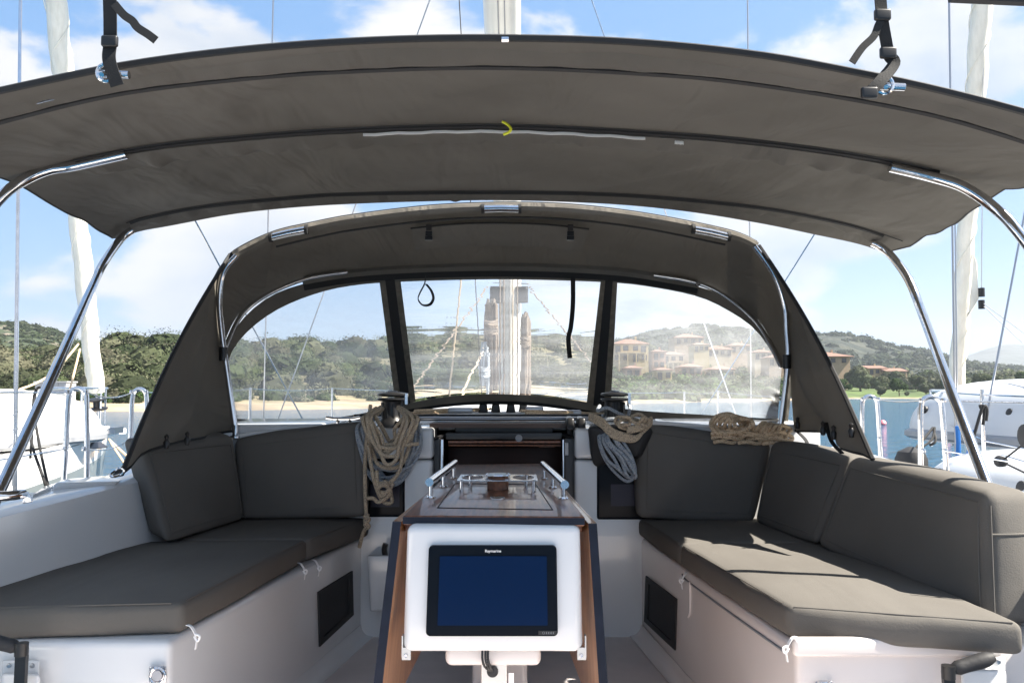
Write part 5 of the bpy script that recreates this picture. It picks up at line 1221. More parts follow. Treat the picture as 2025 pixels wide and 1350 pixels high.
# plate built cell by cell round its holes
edges = [xa, lerp(xa, xb, .35), lerp(xa, xb, .65), xb]; ym = (ya+yb)/2
for i in range(3):
    x0, x1 = edges[i], edges[i+1]; n = 24; cxx = (x0+x1)/2; rx = (x1-x0)/2*.80; ry = (yb-ya)/2*.80
    inn = []; outr = []
    for k in range(n):
        a = 2*math.pi*k/n; cx_, sy_ = math.cos(a), math.sin(a); inn.append((cxx+rx*cx_, ym+ry*sy_)); m_ = max(abs(cx_), abs(sy_)); outr.append((cxx+(x1-x0)/2*cx_/m_, ym+(yb-ya)/2*sy_/m_))
    I1 = [b.verts.new((x, y, zr)) for x, y in inn]; O1 = [b.verts.new((x, y, zr)) for x, y in outr]; I2 = [b.verts.new((x, y, zr-.003)) for x, y in inn]; O2 = [b.verts.new((x, y, zr-.003)) for x, y in outr]
    for k in range(n):
        j = (k+1) % n; b.faces.new((O1[k], O1[j], I1[j], I1[k])); b.faces.new((O2[j], O2[k], I2[k], I2[j])); b.faces.new((O1[j], O1[k], O2[k], O2[j])); b.faces.new((I1[k], I1[j], I2[j], I2[k]))
obj('plate', b, M['steel'], rk, False)
for x in (xa+.012, xa+.03, xb-.03, xb-.012):
    for y in ((ya+.012,) if x in (xa+.012, xb-.012) else (yb-.015,)):
        b = NB(); tube(b, [(x, y, zr), (x, y, EYE+TZ+.001)], .006, 10); obj('leg', b, M['steel'], rk)
b = NB(); c = Vector(((xa+xb)/2, ym, EYE+TZ+.001)); lathe(b, [(0, 0), (.032, 0), (.032, .042), (.028, .046), (0, .046)], c, 24); cy = obj('centre_cup', b, M['wood'], rk)
b = NB(); tube(b, [c+Vector((.034*math.cos(a), .034*math.sin(a), .042)) for a in [k/24*6.283 for k in range(24)]], .004, 8, closed=True); obj('rim', b, M['steel'], cy)
b = NB(); box(b, c+Vector((0, -.028, .046)), (.05, .012, .008)); obj('latch', b, M['alu'], cy, False)
# ================================================================== WINCHES AND ROPES
def winch(px, label, pxr=30):
    d = 3.72; c = P(px, 846, d); t = thing('winch', label, 'winch', c); k = pxr/30*.068
    b = NB(); lathe(b, [(0, 0), (k*.95, 0), (k*.98, .012), (k*.86, .03), (k*.72, .045), (k*.66, .06), (k*.64, .10), (k*.70, .118), (0, .118)], c, 28); obj('drum', b, M['blk'], t)
    b = NB(); lathe(b, [(k*.5, .118), (k*.86, .121), (k*1.0, .128), (k*.99, .133), (k*.62, .135)], c, 32); obj('lower_jaw', b, M['blk'], t)
    b = NB(); lathe(b, [(k*.62, .140), (k*.99, .146), (k*1.0, .152), (k*.9, .157), (k*.5, .161), (0, .162)], c, 32); jw = obj('upper_jaw', b, M['blk'], t)
    b = NB(); lathe(b, [(k*.34, .160), (k*.36, .166), (k*.2, .168), (0, .168)], c, 20); obj('socket_cap', b, M['steeld'], jw)
    for i in range(10):
        a = i*.628; b = NB(); box(b, c+Vector((k*.70*math.cos(a), k*.70*math.sin(a), .08)), (.004, .006, .07), rz=a); obj('drum_rib', b, M['blk'], t)
    b = NB(); box(b, c+Vector((k*.98, -.012, .13)), (.012, .03, .05)); obj('stripper_arm', b, M['steel'], t, False)
winch(775, 'black self tailing winch with beige rope hung over it, left of the companionway', 30); winch(1216, 'black self tailing winch wrapped with blue grey line, right of the companionway', 28)
rr = random.Random(5)
def coil(label, loops, m, r, extra=(), name='rope_coil'):
    b = NB()
    for lp in loops: tube(b, cr([P(*q) for q in lp], 6), r, 7)
    for lp in extra: tube(b, cr([P(*q) for q in lp], 6), r, 7)
    return obj(name, b, M[m], None, label=label, cat='rope')
def uloop(cx, wt, wb, y0, y1, d, sk=0):
    j = lambda a: rr.uniform(-a, a)
    return [(cx-wt*.55+j(2), y0, d+.12), (cx-wt*.9+j(3), y0+12, d+.05), (cx-wt*1.05+j(3), lerp(y0, y1, .25), d), (cx-wb+sk*.5+j(3), lerp(y0, y1, .62), d+j(.015)), (cx-wb*.62+sk+j(3), lerp(y0, y1, .92), d), (cx+sk+j(4), y1, d-.01),
            (cx+wb*.62+sk+j(3), lerp(y0, y1, .9), d), (cx+wb+sk*.5+j(3), lerp(y0, y1, .6), d+j(.015)), (cx+wt*1.0+j(3), lerp(y0, y1, .25), d), (cx+wt*.9+j(3), y0+12, d+.05), (cx+wt*.5+j(2), y0, d+.12)]
L1 = [uloop(771+rr.uniform(-2, 2), lerp(30, 52, k/6), lerp(12, 45, k/6), 806+rr.uniform(-3, 3), lerp(872, 935, (k*.37) % 1), 3.50-.012*((k*3) % 7)+rr.uniform(-.008, .008)) for k in range(7)]
coil('thick beige rope coil hanging from the left winch', L1, 'ropeb', .0082, [
    [(733, 800, 3.52), (727, 850, 3.5), (722, 910, 3.5), (722, 960, 3.49), (724, 1010, 3.49), (727, 1030, 3.485)],
    [(728, 880, 3.47), (740, 950, 3.46), (757, 990, 3.46), (775, 992, 3.455), (768, 965, 3.45), (752, 955, 3.45), (748, 970, 3.445), (765, 972, 3.44), (778, 955, 3.44)],
    [(745, 930, 3.46), (748, 960, 3.445), (762, 952, 3.435), (768, 968, 3.435), (755, 980, 3.44), (748, 965, 3.43), (764, 958, 3.425), (772, 975, 3.44), (750, 992, 3.45), (738, 985, 3.455), (727, 985, 3.46)],
    [(768, 958, 3.44), (790, 930, 3.45), (796, 880, 3.46), (792, 850, 3.46)],
    [(756, 895, 3.45), (780, 885, 3.44), (800, 880, 3.44), (828, 877, 3.45)],
    [(728, 1015, 3.48), (722, 1030, 3.475), (730, 1040, 3.47), (722, 1046, 3.48), (716, 1060, 3.49), (711, 1082, 3.5)],
    [(720, 1020, 3.475), (730, 1026, 3.465), (722, 1036, 3.465), (728, 1044, 3.47)]])
L2 = [uloop(770+rr.uniform(-3, 3), lerp(46, 62, k/7), lerp(36, 58, k/7), 822+rr.uniform(-4, 4), lerp(905, 965, rr.random()), 3.545-.003*k, rr.uniform(-6, 6)) for k in range(8)]
coil('blue flecked grey rope coil hanging behind the beige coil on the left winch', L2, 'ropeg', .0066)
# right winch: turns round the drum, beige bunch, hanging blue grey loops, net bag
bg_ = obj('rope_bag', rhex(NB(), [P(1180, 925, 3.55), P(1262, 905, 3.50), P(1270, 900, 3.58), P(1190, 915, 3.6)], [P(1160, 842, 3.50), P(1290, 852, 3.50), P(1300, 846, 3.62), P(1165, 838, 3.62)], .02, .01, 8, .02), M['blkm'], None, label='black mesh rope bag hanging below the right winch', cat='bag')
cw = P(1216, 832, 3.72); b = NB()
b = NB(); tube(b, [cw+Vector((.058*math.cos(a), .058*math.sin(a), -.02+.018*a/6.28*1.0)) for a in [i/16*6.283 for i in range(40)]], .0075, 7); 
tube(b, cr([P(1186, 802, 3.66), P(1182, 812, 3.62), P(1200, 806, 3.6), P(1222, 816, 3.58), P(1240, 822, 3.6), P(1246, 806, 3.64), P(1243, 800, 3.68)], 5), .0075, 7)
for k in range(6):
    q = rr.uniform(-5, 5); x = 1186+k*4; tube(b, cr([P(x, 842, 3.56), P(x-2+q*.5, 872, 3.49-.008*k), P(1194+k*9+q, 905, 3.47-.01*((k*2) % 5)), P(1214+k*7+q, 930+q*2, 3.46-.01*((k*3) % 5)), P(1240+k*3, 950-k*3+q, 3.455), P(1256+q*.4, 936+q, 3.45-.006*k), P(1250-k*3, 905, 3.46-.01*((k*2) % 3)), P(1230-k*6+q, 872, 3.47), P(1206+q, 846, 3.54)], 5), .0066, 7)
obj('rope_coil', b, M['ropeg'], None, label='blue grey line turned round the right winch with its coil hanging below', cat='rope')
b = NB()
for k in range(6):
    tube(b, cr([P(1166, 818+k*2, 3.56), P(1190, 828+k*3, 3.5), P(1210, 848+k*3, 3.47), P(1235, 858+k*2.5, 3.46), P(1258, 863+k*1.2, 3.46), P(1276, 850-k, 3.48), P(1288, 836-k*2, 3.5), P(1270, 842+k, 3.46), P(1240, 845+k*2, 3.45)], 5), .0078, 7)
for cx, cy, rx, ry, ph in ((1232, 832, 15, 9, 0), (1262, 828, 16, 8, 1), (1245, 838, 22, 10, 2), (1275, 834, 10, 7, 3)):
    tube(b, cr([P(cx+rx*math.cos(a+ph), cy+ry*math.sin(a+ph)+1.5*math.sin(3*a), 3.47-.02*math.sin(a*1.5)) for a in [i/9*7.0 for i in range(10)]], 4), .0078, 7)
obj('rope_coil', b, M['ropeb'], None, label='tangled beige rope bunched against the right winch', cat='rope')
# rope heap on the right cabin shoulder, sunlight put into its colour
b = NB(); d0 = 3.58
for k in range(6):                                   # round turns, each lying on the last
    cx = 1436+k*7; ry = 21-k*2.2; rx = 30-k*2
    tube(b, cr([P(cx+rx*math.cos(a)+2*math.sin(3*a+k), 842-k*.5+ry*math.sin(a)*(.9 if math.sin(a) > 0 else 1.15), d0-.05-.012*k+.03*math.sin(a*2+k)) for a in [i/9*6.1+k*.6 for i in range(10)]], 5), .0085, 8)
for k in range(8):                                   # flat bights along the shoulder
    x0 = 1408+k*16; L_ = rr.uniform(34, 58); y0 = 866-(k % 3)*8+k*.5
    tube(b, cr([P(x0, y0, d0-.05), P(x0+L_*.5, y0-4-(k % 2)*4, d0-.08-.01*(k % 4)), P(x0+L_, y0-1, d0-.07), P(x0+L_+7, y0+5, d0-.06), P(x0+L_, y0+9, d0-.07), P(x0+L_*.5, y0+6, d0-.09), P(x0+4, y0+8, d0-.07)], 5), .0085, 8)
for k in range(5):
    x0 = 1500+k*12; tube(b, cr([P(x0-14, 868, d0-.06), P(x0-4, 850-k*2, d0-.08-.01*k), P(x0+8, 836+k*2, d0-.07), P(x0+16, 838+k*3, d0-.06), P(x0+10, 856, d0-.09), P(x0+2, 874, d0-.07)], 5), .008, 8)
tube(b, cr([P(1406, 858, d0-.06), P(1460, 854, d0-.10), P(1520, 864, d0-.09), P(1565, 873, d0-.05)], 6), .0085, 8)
obj('rope_heap', b, M['ropel'], None, label='heap of rope coloured sunlit gold on the right cabin shoulder beside the steel bow', cat='rope')
# bucket and winch handle in pocket behind the table, on the left bulkhead
bk = thing('wall_pocket', 'white plastic pocket fixed to the left bulkhead holding a black winch handle', 'pocket', P(745, 1208, 3.52))
b = NB(); rhex(b, [P(732, 1208, 3.50), P(772, 1208, 3.50), P(772, 1208, 3.58), P(732, 1208, 3.58)], [P(726, 1098, 3.49), P(776, 1098, 3.49), P(776, 1098, 3.58), P(726, 1098, 3.58)], .01); obj('body', b, M['gel'], bk)
b = NB(); rhex(b, [P(729, 1101, 3.495), P(773, 1101, 3.495), P(773, 1101, 3.57), P(729, 1101, 3.57)], [P(729, 1097, 3.495), P(773, 1097, 3.495), P(773, 1097, 3.57), P(729, 1097, 3.57)], .003); obj('mouth', b, M['greyp'], bk)
b = NB(); tube(b, cr([P(762, 1100, 3.53), P(760, 1085, 3.53), P(763, 1074, 3.53)], 4), [.012]*9, 8); obj('crank_grip', b, M['blk'], None, label='black winch handle grip sticking out of the white bulkhead pocket', cat='handle')
# ------------------------------------------------------------------ winch handles at the near ends of the benches
def whandle(label, g0, g1, hub, low, nm='winch_crank'):
    t = thing(nm, label, 'winch handle', P(*low)); g0, g1, hub, low = P(*g0), P(*g1), P(*hub), P(*low)
    b = NB(); pts = [g0.lerp(g1, k/10) for k in range(11)]; tube(b, pts, [.010, .0145, .017, .0175, .0175, .017, .0165, .016, .016, .0165, .012], 14); obj('grip', b, M['blkm'], t)
    b = NB(); tube(b, [g1.lerp(hub, 0), g1.lerp(hub, 1)], .0125, 12); tube(b, [hub+Vector((-.0, -.003, .014)), hub+Vector((0, -.003, -.016))], .0155, 12); obj('collar', b, M['blk'], t)
    b = NB(); tube(b, [hub, low], 1, 4, flat=(.026, .013)); obj('arm', b, M['blk'], t)
whandle('black winch handle standing in the pocket at the near end of the left bench', (-36, 1262, 2.03), (34, 1279, 2.03), (44, 1281, 2.03), (40, 1362, 2.04))
whandle('black winch handle standing in the pocket at the near end of the right bench', (1965, 1298, 1.98), (1886, 1322, 1.98), (1874, 1326, 1.98), (1880, 1400, 1.99))
# ================================================================== RAILS ON OUR OWN DECK
def gate(px, d, wpx, label, ytop=768, slant=.03):
    c = px2x(px, d); hw = wpx/F*d/2; zt_ = EYE+(HOR-ytop)/F*d; s = -1 if px < 1000 else 1
    t = thing('gate_stanchion', label, 'stanchion', (c, d, EYE-.55), 'inverted U gate stanchions on our side decks')
    pts = [Vector((c+s*0-hw*1.25, d, EYE-.55)), Vector((c-hw*1.1, d, zt_-.25)), Vector((c-hw, d, zt_-.06)), Vector((c-hw*.72, d, zt_-.015)), Vector((c, d, zt_)), Vector((c+hw*.72, d, zt_-.015)), Vector((c+hw, d, zt_-.06)), Vector((c+hw*1.15, d, zt_-.25)), Vector((c+hw*1.35, d, EYE-.55))]
    b = NB(); tube(b, cr(pts, 5), .0135, 12); obj('hoop', b, M['steel'], t)
    for k in (-1, 1):
        for z in (zt_-.018, EYE-.30):
            b = NB(); p = Vector((c+k*hw*1.02, d-.012, z)); lathe(b, [(0, -.012), (.012, -.01), (.014, 0), (.012, .01), (0, .012)], p, 10); obj('eye', b, M['steel'], t)
    for k in (-1, 1):
        b = NB(); p = Vector((c+k*hw*1.3, d, EYE-.555)); lathe(b, [(0, 0), (.035, 0), (.035, .008), (.02, .015), (.018, .05), (0, .05)], p, 14); obj('base', b, M['steel'], t)
    return Vector((c, d, zt_)), hw
g = [gate(157, 4.3, 36, 'nearer inverted U gate stanchion on the left side deck'), gate(279, 5.15, 28, 'farther inverted U gate stanchion on the left side deck', 769),
     gate(1838, 4.15, 42, 'nearer inverted U gate stanchion on the right side deck', 784), gate(1717, 5.2, 30, 'farther inverted U gate stanchion on the right side deck', 783)]
def stan(px, d, label, ytop=768, zb=-.57):
    x = px2x(px, d); zt_ = EYE+(HOR-ytop)/F*d; t = thing('stanchion', label, 'stanchion', (x, d, EYE+zb), 'single stanchions along our foredeck')
    b = NB(); tube(b, [(x, d, EYE+zb), (x, d, zt_)], .0115, 10); obj('tube', b, M['steel'], t); b = NB(); lathe(b, [(0, .0), (.03, 0), (.022, .05), (0, .05)], (x, d, EYE+zb), 12); obj('base', b, M['steel'], t)
    return Vector((x, d, zt_-.01))
sl_ = [stan(497, 7.0, 'stanchion behind the left dodger window, left one', 766), stan(658, 9.2, 'stanchion behind the left dodger window, right one', 766)]
sr_ = [stan(1418, 8.0, 'stanchion behind the right dodger window', 772), stan(1352, 9.6, 'stanchion behind the right dodger window near its pillar', 774)]
def life(label, pts, sag=.0, r=.004):
    o = []
    for a, c in zip(pts, pts[1:]):
        for k in range(8): t = k/8; o.append(a.lerp(c, t)+Vector((0, 0, -sag*4*t*(1-t))))
    o.append(pts[-1]); b = NB(); tube(b, o, r, 6); return obj('lifeline', b, M['steel'], None, label=label, cat='wire')
V = Vector
(p1, h1), (p2, h2), (p3, h3), (p4, h4) = g
low = lambda p, z: V((p.x, p.y, EYE+z))
life('upper guard wire running forward along the left side deck', [V((-2.3, 1.0, p1.z-.02)), V((p1.x-h1, p1.y, p1.z-.02))])
life('slack upper guard wire between the two left gate stanchions', [V((p1.x+h1, p1.y, p1.z-.02)), V((p2.x-h2, p2.y, p2.z-.02))], .03)
life('upper guard wire along the left foredeck', [V((p2.x+h2, p2.y, p2.z-.02)), sl_[0], sl_[1], V((-.5, 12.3, EYE-.0))], .02)
life('lower guard wire along the left side deck', [V((-2.3, 1.0, EYE-.33)), V((p1.x-h1, p1.y, EYE-.30)), ], .01)
life('lower guard wire between the two left gate stanchions', [V((p1.x+h1, p1.y, EYE-.30)), V((p2.x-h2, p2.y, EYE-.30))], .03)
life('upper guard wire running aft along the right side deck', [V((2.25, 1.0, p3.z-.02)), V((p3.x+h3, p3.y, p3.z-.02))])
life('upper guard wire between the two right gate stanchions', [V((p3.x-h3, p3.y, p3.z-.02)), V((p4.x+h4, p4.y, p4.z-.02))], .01)
life('upper guard wire along the right foredeck', [V((p4.x-h4, p4.y, p4.z-.02)), sr_[0], sr_[1], V((.4, 12.3, EYE-.0))], .02)
life('lower guard wire along the right side deck', [V((2.25, 1.0, EYE-.33)), V((p3.x+h3, p3.y, EYE-.30))], .01)
# ================================================================== NEIGHBOURING YACHTS
def yachthull(name, label, bow, stern_d, beam, cxs, deckz, m_band, teak=False, band=.24):
    """bow=(x,d); hull lofted from the stem aft; cxs = x of the centreline at the stern"""
    t = thing(name, label, 'yacht', (bow[0], bow[1], 0)); st = []; Ls = bow[1]-stern_d
    n = 22; deckL = []; parts = {'topside': [], 'band': [], 'deck': []}
    for i in range(n):
        u = (i/(n-1))**1.4; d = bow[1]-Ls*u; cx = lerp(bow[0], cxs, u); hb = beam/2*min(1, 1.25*(1-math.exp(-3.2*u))/1.05) if u > 0 else .03
        hb = max(.03, hb); zd = deckz+.10*(1-u)**2-.04*u; st.append((cx, d, hb, zd))
    for nm, z0f, z1f, w0, w1, m in (('topside', 0, band, 1.0, .985, 'hull'), ('hull_band', band, 2.2, .985, .62, m_band)):
        b = NB(); rows = []
        for (cx, d, hb, zd) in st:
            r = []
            for s in (-1, 1):
                q = []
                for k in range(7):
                    v = k/6; z = zd-lerp(z0f, min(z1f, zd+.25), v); ww = lerp(w0, w1, v**1.6); q.append(Vector((cx+s*hb*ww, d+(.0 if True else 0)-(zd-z)*.18*max(0, 1-(st[0][1]-d)/1.2), z)))
                r.append(q if s < 0 else q)
            rows.append(r)
        for s in (0, 1): grid(b, [r[s] for r in rows], .0)
        grid(b, [rows[0][0], rows[0][1]]); grid(b, [rows[-1][0], rows[-1][1]])
        obj(nm, b, M[m], t)
    b = NB(); rows = []
    for (cx, d, hb, zd) in st: rows.append([Vector((cx+hb*v, d, zd+.02*(1-v*v)*2+ (.0))) for v in (-1, -.97, -.6, 0, .6, .97, 1)])
    grid(b, rows); obj('deck', b, M['hull' if not teak else 'deck'], t)
    if teak:
        b = NB(); rows = [[Vector((cx+hb*v*.9, d, zd+.024*(1-v*v)*2+.006)) for v in (-1, -.5, 0, .5, 1)] for (cx, d, hb, zd) in st[2:]]; grid(b, rows); obj('teak_planking', b, M['teak'], t)
    for s in (-1, 1):
        b = NB(); tube(b, [Vector((cx+s*hb*.985, d, zd+.02)) for (cx, d, hb, zd) in st], .022, 6); obj('toe_rail', b, M['hull'], t)
    return t, st
def furled(label, base, top, r0, r1, flare=False):
    t = thing('furled_sail', label, 'sail', base); b = NB(); n = 40; pts = []; rs = []
    base, top = Vector(base), Vector(top)
    for i in range(n):
        u = i/(n-1); pts.append(base.lerp(top, u)+Vector((.012*math.sin(u*60), 0, 0))); rs.append(lerp(r0, r1, min(1, u*1.5))*(1+.02*math.sin(u*90)+.02*math.sin(u*37)))
    tube(b, pts, rs, 14); obj('sail_roll', b, M['sail'], t)
    # spiral leech edges
    for ph in (0, 2.1):
        b = NB(); q = []
        for i in range(160):
            u = i/159; a = u*40+ph; p = base.lerp(top, u); rr_ = lerp(r0, r1, min(1, u*1.5))*1.02; q.append(p+Vector((rr_*math.cos(a), rr_*math.sin(a), 0)))
        tube(b, q, .006, 4); obj('leech_edge', b, M['sail'], t)
    ax = (top-base).normalized(); q = base-ax*.22
    b = NB(); lathe(b, [(0, 0), (.11, 0), (.115, .015), (.05, .03), (.045, .10), (.11, .12), (.11, .135), (0, .14)], q, 20, ax); obj('furling_drum', b, M['blk'], t)
    b = NB(); tube(b, [q-ax*.28, q+ax*.24], .014, 8); obj('forestay', b, M['steeld'], t)
    return t
# left neighbour
bx, bd = px2x(214, 10.4), 10.4
lt, stl = yachthull('neighbour_yacht', 'white yacht moored on our left with a grey band on its hull', (bx, bd), -4.0, 4.3, bx-.75, 1.42, 'hullg')
furled('long white furled headsail of the yacht on the left', P(190, 775, 10.2), P(66, -420, 8.8), .095, .118)
b = NB(); rhex(b, [P(205, 862, 10.5), P(250, 858, 11.0), P(246, 856, 11.3), P(200, 858, 11.0)], [P(203, 848, 10.5), P(250, 846, 11.0), P(246, 845, 11.3), P(200, 846, 11.0)], .02); obj('bow_roller', b, M['hull'], lt)
b = NB(); box(b, P(222, 850, 10.7), (.18, .25, .08)); obj('roller_cheek', b, M['steeld'], lt, False)
def pulpit(parent, posts, top_z, label=None):
    b = NB(); tube(b, cr([Vector((x, d, top_z)) for x, d in posts], 6), .014, 8)
    obj('pulpit_rail', b, M['steel'], parent)
    for x, d in posts: 
        b = NB(); tube(b, [(x, d, top_z), (x, d, 1.40)], .013, 8); obj('pulpit_leg', b, M['steel'], parent)
pulpit(lt, [(px2x(165, 9.0), 9.0), (px2x(203, 10.2), 10.2), (px2x(212, 10.9), 10.9), (px2x(140, 10.6), 10.6), (px2x(90, 9.4), 9.4)], 2.03)
b = NB(); tube(b, [(px2x(165, 9.0), 9.0, 2.02), (px2x(-60, 5.5), 5.5, 1.98)], .005, 5); obj('guard_wire', b, M['steel'], lt)
b = NB(); tube(b, [(px2x(165, 9.0), 9.0, 1.72), (px2x(-60, 5.5), 5.5, 1.68)], .005, 5); obj('guard_wire', b, M['steel'], lt)
b = NB(); tube(b, [P(52, 870, 8.6), P(52, 788, 8.6)], .012, 8); obj('stanchion', b, M['steel'], lt)
for px, pt in ((38, -60), (30, 60)):
    pass
b = NB(); tube(b, [P(26, 1010, 6.0), P(43, -300, 6.0)], .007, 6); tube(b, [P(31, 1010, 6.02), P(44, -300, 6.0)], .009, 6); sh = obj('shroud', b, M['steel'], None, label='pair of vertical rigging wires of the left yacht near the photo edge', cat='wire')
b = NB(); tube(b, [P(27, 960, 6.0), P(29, 880, 6.0)], .02, 8); obj('turnbuckle', b, M['steel'], sh)
for a, c, lab in (((155, 680, 9.9), (38, 770, 8.6), 'cream sheet running from the left furled sail down aft'), ((158, 690, 9.9), (108, 850, 8.4), 'cream sheet dropping from the left furled sail to the deck')):
    b = NB(); A, C_ = P(*a), P(*c); tube(b, [A.lerp(C_, k/8)+V((0, 0, -.10*math.sin(math.pi*k/8))) for k in range(9)], .012, 6); obj('sheet', b, M['ropel'], None, label=lab, cat='rope')
b = NB(); tube(b, [P(215, 868, 10.6), P(262, 912, 9.6)], .014, 6); tube(b, [P(215, 868, 10.6), P(300, 1000, 8.0)], .012, 6); obj('mooring_line', b, M['ropel'], None, label='pale mooring lines led down from the left bow', cat='rope')
def dinghy(label, c, L_, wd, ht, m, yaw, stripe=True, dark=True):
    t = thing('inflatable_dinghy', label, 'dinghy', c); c = Vector(c); R = Matrix.Rotation(yaw, 3, 'Z'); b = NB(); rows = []
    n = 22; mm = 20
    for i in range(n):
        u = i/(n-1); yy = (u-.5)*L_; f = max(.0, 1-abs(2*u-1)**3.2)**.5 if u > .5 else max(.0, 1-abs(2*u-1)**7)**.5; r = []
        for j in range(mm+1):
            a = math.pi*j/mm; x = -wd/2*f*math.copysign(abs(math.cos(a))**.72, math.cos(a)); z = ht*max(.03, f)*math.sin(a)**.72*(1+.12*math.sin(a)*0)
            r.append(c+R @ Vector((x, yy, z)))
        rows.append(r)
    grid(b, rows); obj('tube_body', b, M[m], t, ang=70)
    for zf, rr_, mt in ((.10, .045, 'greyp'), (.42, .012, 'greyc')):
        q = []
        for s in (1, -1):
            for i in (range(n) if s > 0 else range(n-1, -1, -1)):
                u = i/(n-1); f = max(.0, 1-abs(2*u-1)**3.2)**.5 if u > .5 else max(.0, 1-abs(2*u-1)**7)**.5
                a = math.asin(min(1, zf))**1.0; x = -s*wd/2*f*abs(math.cos(a*1.1))**.72*1.01; q.append(c+R @ Vector((x, (u-.5)*L_, ht*max(.03, f)*zf)))
        b = NB(); tube(b, q, rr_, 6, closed=True); obj('rub_strake' if rr_ > .02 else 'seam_tape', b, M[mt], t)
    for k in (.3, .7):
        b = NB(); p = c+R @ Vector((-wd/2*.93, (k-.5)*L_, ht*.5)); lathe(b, [(0, -.01), (.035, -.01), (.035, .012), (0, .018)], p, 12, R @ Vector((-1, 0, .3))); obj('grab_patch', b, M['rub'], t)
    return t
dinghy('white inflatable dinghy lying upside down on the left foredeck', (px2x(-70, 7.6), 7.6, 1.50), 2.6, 1.9, .52, 'hyp', -.15)
b = NB(); rhex(b, [V((-6.0, 6.2, 1.40)), V((-4.25, 6.2, 1.40)), V((-4.25, 8.8, 1.40)), V((-6.0, 8.8, 1.40))], [V((-5.9, 6.3, 1.50)), V((-4.35, 6.3, 1.50)), V((-4.35, 8.7, 1.50)), V((-5.9, 8.7, 1.50))], .03); obj('deck_hatch', b, M['wdark'], lt)
# black lines tied over the left rail
b = NB()
for pts in ([(60, 905, 4.6), (66, 830, 4.5), (70, 780, 4.5), (76, 766, 4.5), (84, 772, 4.5), (80, 800, 4.5)], [(72, 768, 4.48), (66, 800, 4.48), (78, 880, 4.4), (95, 960, 4.3)], [(70, 775, 4.5), (60, 860, 4.4), (84, 940, 4.3), (92, 965, 4.3)]): tube(b, cr([P(*q) for q in pts], 5), .007, 6)
obj('fender_line', b, M['web'], None, label='black lashing tied over the guard wire by the left canopy leg', cat='rope')
# right neighbour
rx_, rd = px2x(1846, 10.2), 10.2
rt, str_ = yachthull('neighbour_yacht', 'white yacht with teak deck moored on our right', (rx_+.35, rd), -4.0, 4.4, rx_+1.6, 1.38, 'hull', teak=True)
furled('white furled headsail of the yacht on the right', P(1889, 800, 9.9), P(1969, -420, 8.7), .085, .112)
b = NB(); hexa(b, [P(1908, 620, 9.6), P(1912, 625, 9.6), P(1912, 625, 9.62), P(1908, 620, 9.62)], [P(1922, 505, 9.5), P(1934, 510, 9.5), P(1934, 600, 9.52), P(1920, 620, 9.52)]); 
b.free()
b = NB(); grid(b, [[P(1925, 500, 9.5), P(1922, 560, 9.5), P(1912, 625, 9.5)], [P(1931, 520, 9.48), P(1936, 590, 9.48), P(1912, 628, 9.48)]], .01); obj('sail_clew', b, M['sail'], rt)
for x, y in ((1941, 578), (1941, 602)):
    b = NB(); c = P(x, y, 9.4); tube(b, [c+V((0, 0, -.05)), c+V((0, 0, .05))], .035, 10); obj('sheet_block', b, M['blk'], None, label='black block at the clew of the right furled sail, %s' % ('upper of two' if y == 578 else 'lower of two'), cat='block')
for a, c, lab in (((1941, 575, 9.4), (1946, -60, 9.0), 'thin line rising above the block on the right furled sail'), ((1945, 605, 9.4), (2110, 760, 6.5), 'sheet led from the right furled sail down to the photo edge'), ((1945, 600, 9.4), (2110, 720, 6.5), 'second sheet led from the right furled sail to the photo edge')):
    b = NB(); tube(b, [P(*a), P(*c)], .006, 5); obj('sheet', b, M['greyc'], None, label=lab, cat='rope')
for a, c, r, lab in (((1874, -200, 6.8), (1890, 900, 7.0), .009, 'near vertical shroud left of the right furled sail'), ((2040, 350, 7.0), (1940, 880, 7.0), .009, 'slanting shroud of the right yacht beside the sail sheets'),
                     ((1888, 380, 7.4), (1893, 800, 7.4), .006, 'second near vertical wire beside the right furled sail')):
    b = NB(); tube(b, [P(*a), P(*c)], r, 6); obj('shroud', b, M['steeld'], None, label=lab, cat='wire')
pulpit(rt, [(px2x(1837, 9.0), 9.0), (px2x(1862, 10.4), 10.4), (px2x(1874, 10.7), 10.7), (px2x(1900, 10.2), 10.2)], 2.0)
b = NB(); tube(b, [(px2x(1837, 9.0), 9.0, 1.99), (px2x(1942, 5.6), 5.6, 1.97), (px2x(2300, 3.8), 3.8, 1.95)], .006, 5); obj('guard_wire', b, M['steel'], rt)
b = NB(); tube(b, [(px2x(1837, 9.0), 9.0, 1.72), (px2x(1942, 5.6), 5.6, 1.66), (px2x(2300, 3.8), 3.8, 1.60)], .005, 5); obj('guard_wire', b, M['steel'], rt)
b = NB(); tube(b, [P(1947, 945, 5.6), P(1942, 770, 5.6)], .0135, 10); obj('stanchion', b, M['steel'], rt)
dinghy('grey inflatable dinghy lashed upside down on the right foredeck', (px2x(2085, 7.4), 7.4, 1.53), 2.9, 1.9, .58, 'hypg', .1)
dinghy('pale rounded inflatable tender lying nearer at the right edge', (px2x(2110, 5.2), 5.2, 1.28), 1.9, 1.35, .34, 'hypg', .1)
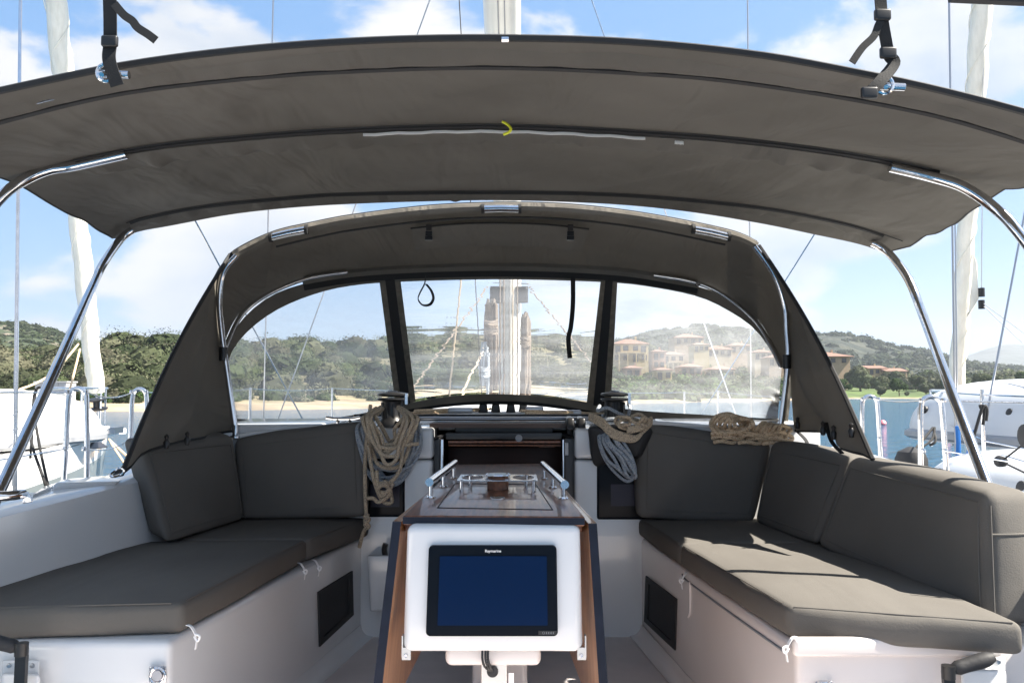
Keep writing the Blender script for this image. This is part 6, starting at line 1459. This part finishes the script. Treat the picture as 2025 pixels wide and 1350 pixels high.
for (x0, y0, x1, y1, d, lab) in ((1893, 842, 1896, 905, 6.9, 'blue rope lashing on the right bow, left of the steel tube'), (1925, 850, 1916, 900, 6.9, 'blue rope lashing on the right bow, just right of the steel tube')):
    b = NB(); tube(b, [P(x0, y0, d), P((x0+x1)/2+1, (y0+y1)/2, d), P(x1, y1, d)], .018, 7); tube(b, [P(x0+3, y0+4, d), P(x1-3, y1, d)], .014, 7); o = obj('lashing', b, M['blue'], None, label=lab, cat='rope')
    b = NB(); c = P(x1, y1+18, d); rhex(b, [c+V((-.05, -.02, -.09)), c+V((.05, -.02, -.09)), c+V((.05, .02, -.09)), c+V((-.05, .02, -.09))], [c+V((-.04, -.02, .07)), c+V((.04, -.02, .07)), c+V((.04, .02, .07)), c+V((-.04, .02, .07))], .02); obj('webbing_end', b, M['blkm'], o)
b = NB(); c = P(1802, 912, 6.8); lathe(b, [(0, -.33), (.09, -.30), (.125, -.2), (.125, .02), (.10, .08), (.02, .12), (0, .12)], c, 18); obj('fender', b, M['blkm'], None, label='black fender hanging off the right yacht beside the gate stanchion', cat='fender')
b = NB()
for pts in ([(1802, 895, 6.8), (1825, 870, 6.9), (1845, 845, 7.0)], [(1808, 893, 6.8), (1842, 870, 6.9), (1848, 845, 7.0)], [(1846, 848, 7.0), (1850, 872, 6.9), (1838, 880, 6.9)]): tube(b, cr([P(*q) for q in pts], 4), .010, 6)
obj('fender_line', b, M['web'], None, label='black lines tying the fender to the right yacht', cat='rope')
b = NB()
for pts in ([(1938, 800, 5.5), (1941, 808, 5.5), (1948, 802, 5.5), (1952, 812, 5.5), (1950, 832, 5.5)], [(1944, 800, 5.5), (1935, 830, 5.5), (1925, 865, 5.5)], [(1948, 805, 5.5), (1944, 840, 5.5)]): tube(b, cr([P(*q) for q in pts], 4), .010, 6)
obj('fender_line', b, M['web'], None, label='black lashing round the stanchion top of the right yacht', cat='rope')
b = NB(); c = P(1980, 912, 4.9); lathe(b, [(0, -.03), (.03, -.02), (.035, .02), (0, .03)], c, 12, (0, 1, 0)); tube(b, [c, P(2060, 850, 4.6)], .006, 6); tube(b, [c, P(2080, 960, 4.6)], .006, 6); obj('turning_block', b, M['blkm'], None, label='small black block with lines on the side of the near tender', cat='block')
b = NB(); c = P(2045, 862, 4.2); lathe(b, [(0, -.06), (.06, -.05), (.075, 0), (.06, .05), (0, .06)], c, 16, (1, 0, 0)); obj('outboard_cover', b, M['blkm'], None, label='black rounded cover cut by the right edge of the photo', cat='cover')
b = NB(); box(b, P(1953, 862, 7.6), (.35, .3, .12)); obj('windlass', b, M['steeld'], rt, False)
b = NB()
for k in range(5): tube(b, cr([P(1868+9*math.cos(a)+k, 868+5*math.sin(a)-k*1.5, 9.3) for a in [i/8*6.5 for i in range(9)]], 3), .014, 6)
obj('rope_coil', b, M['ropel'], None, label='small cream rope coil on the right foredeck by the pulpit', cat='rope')
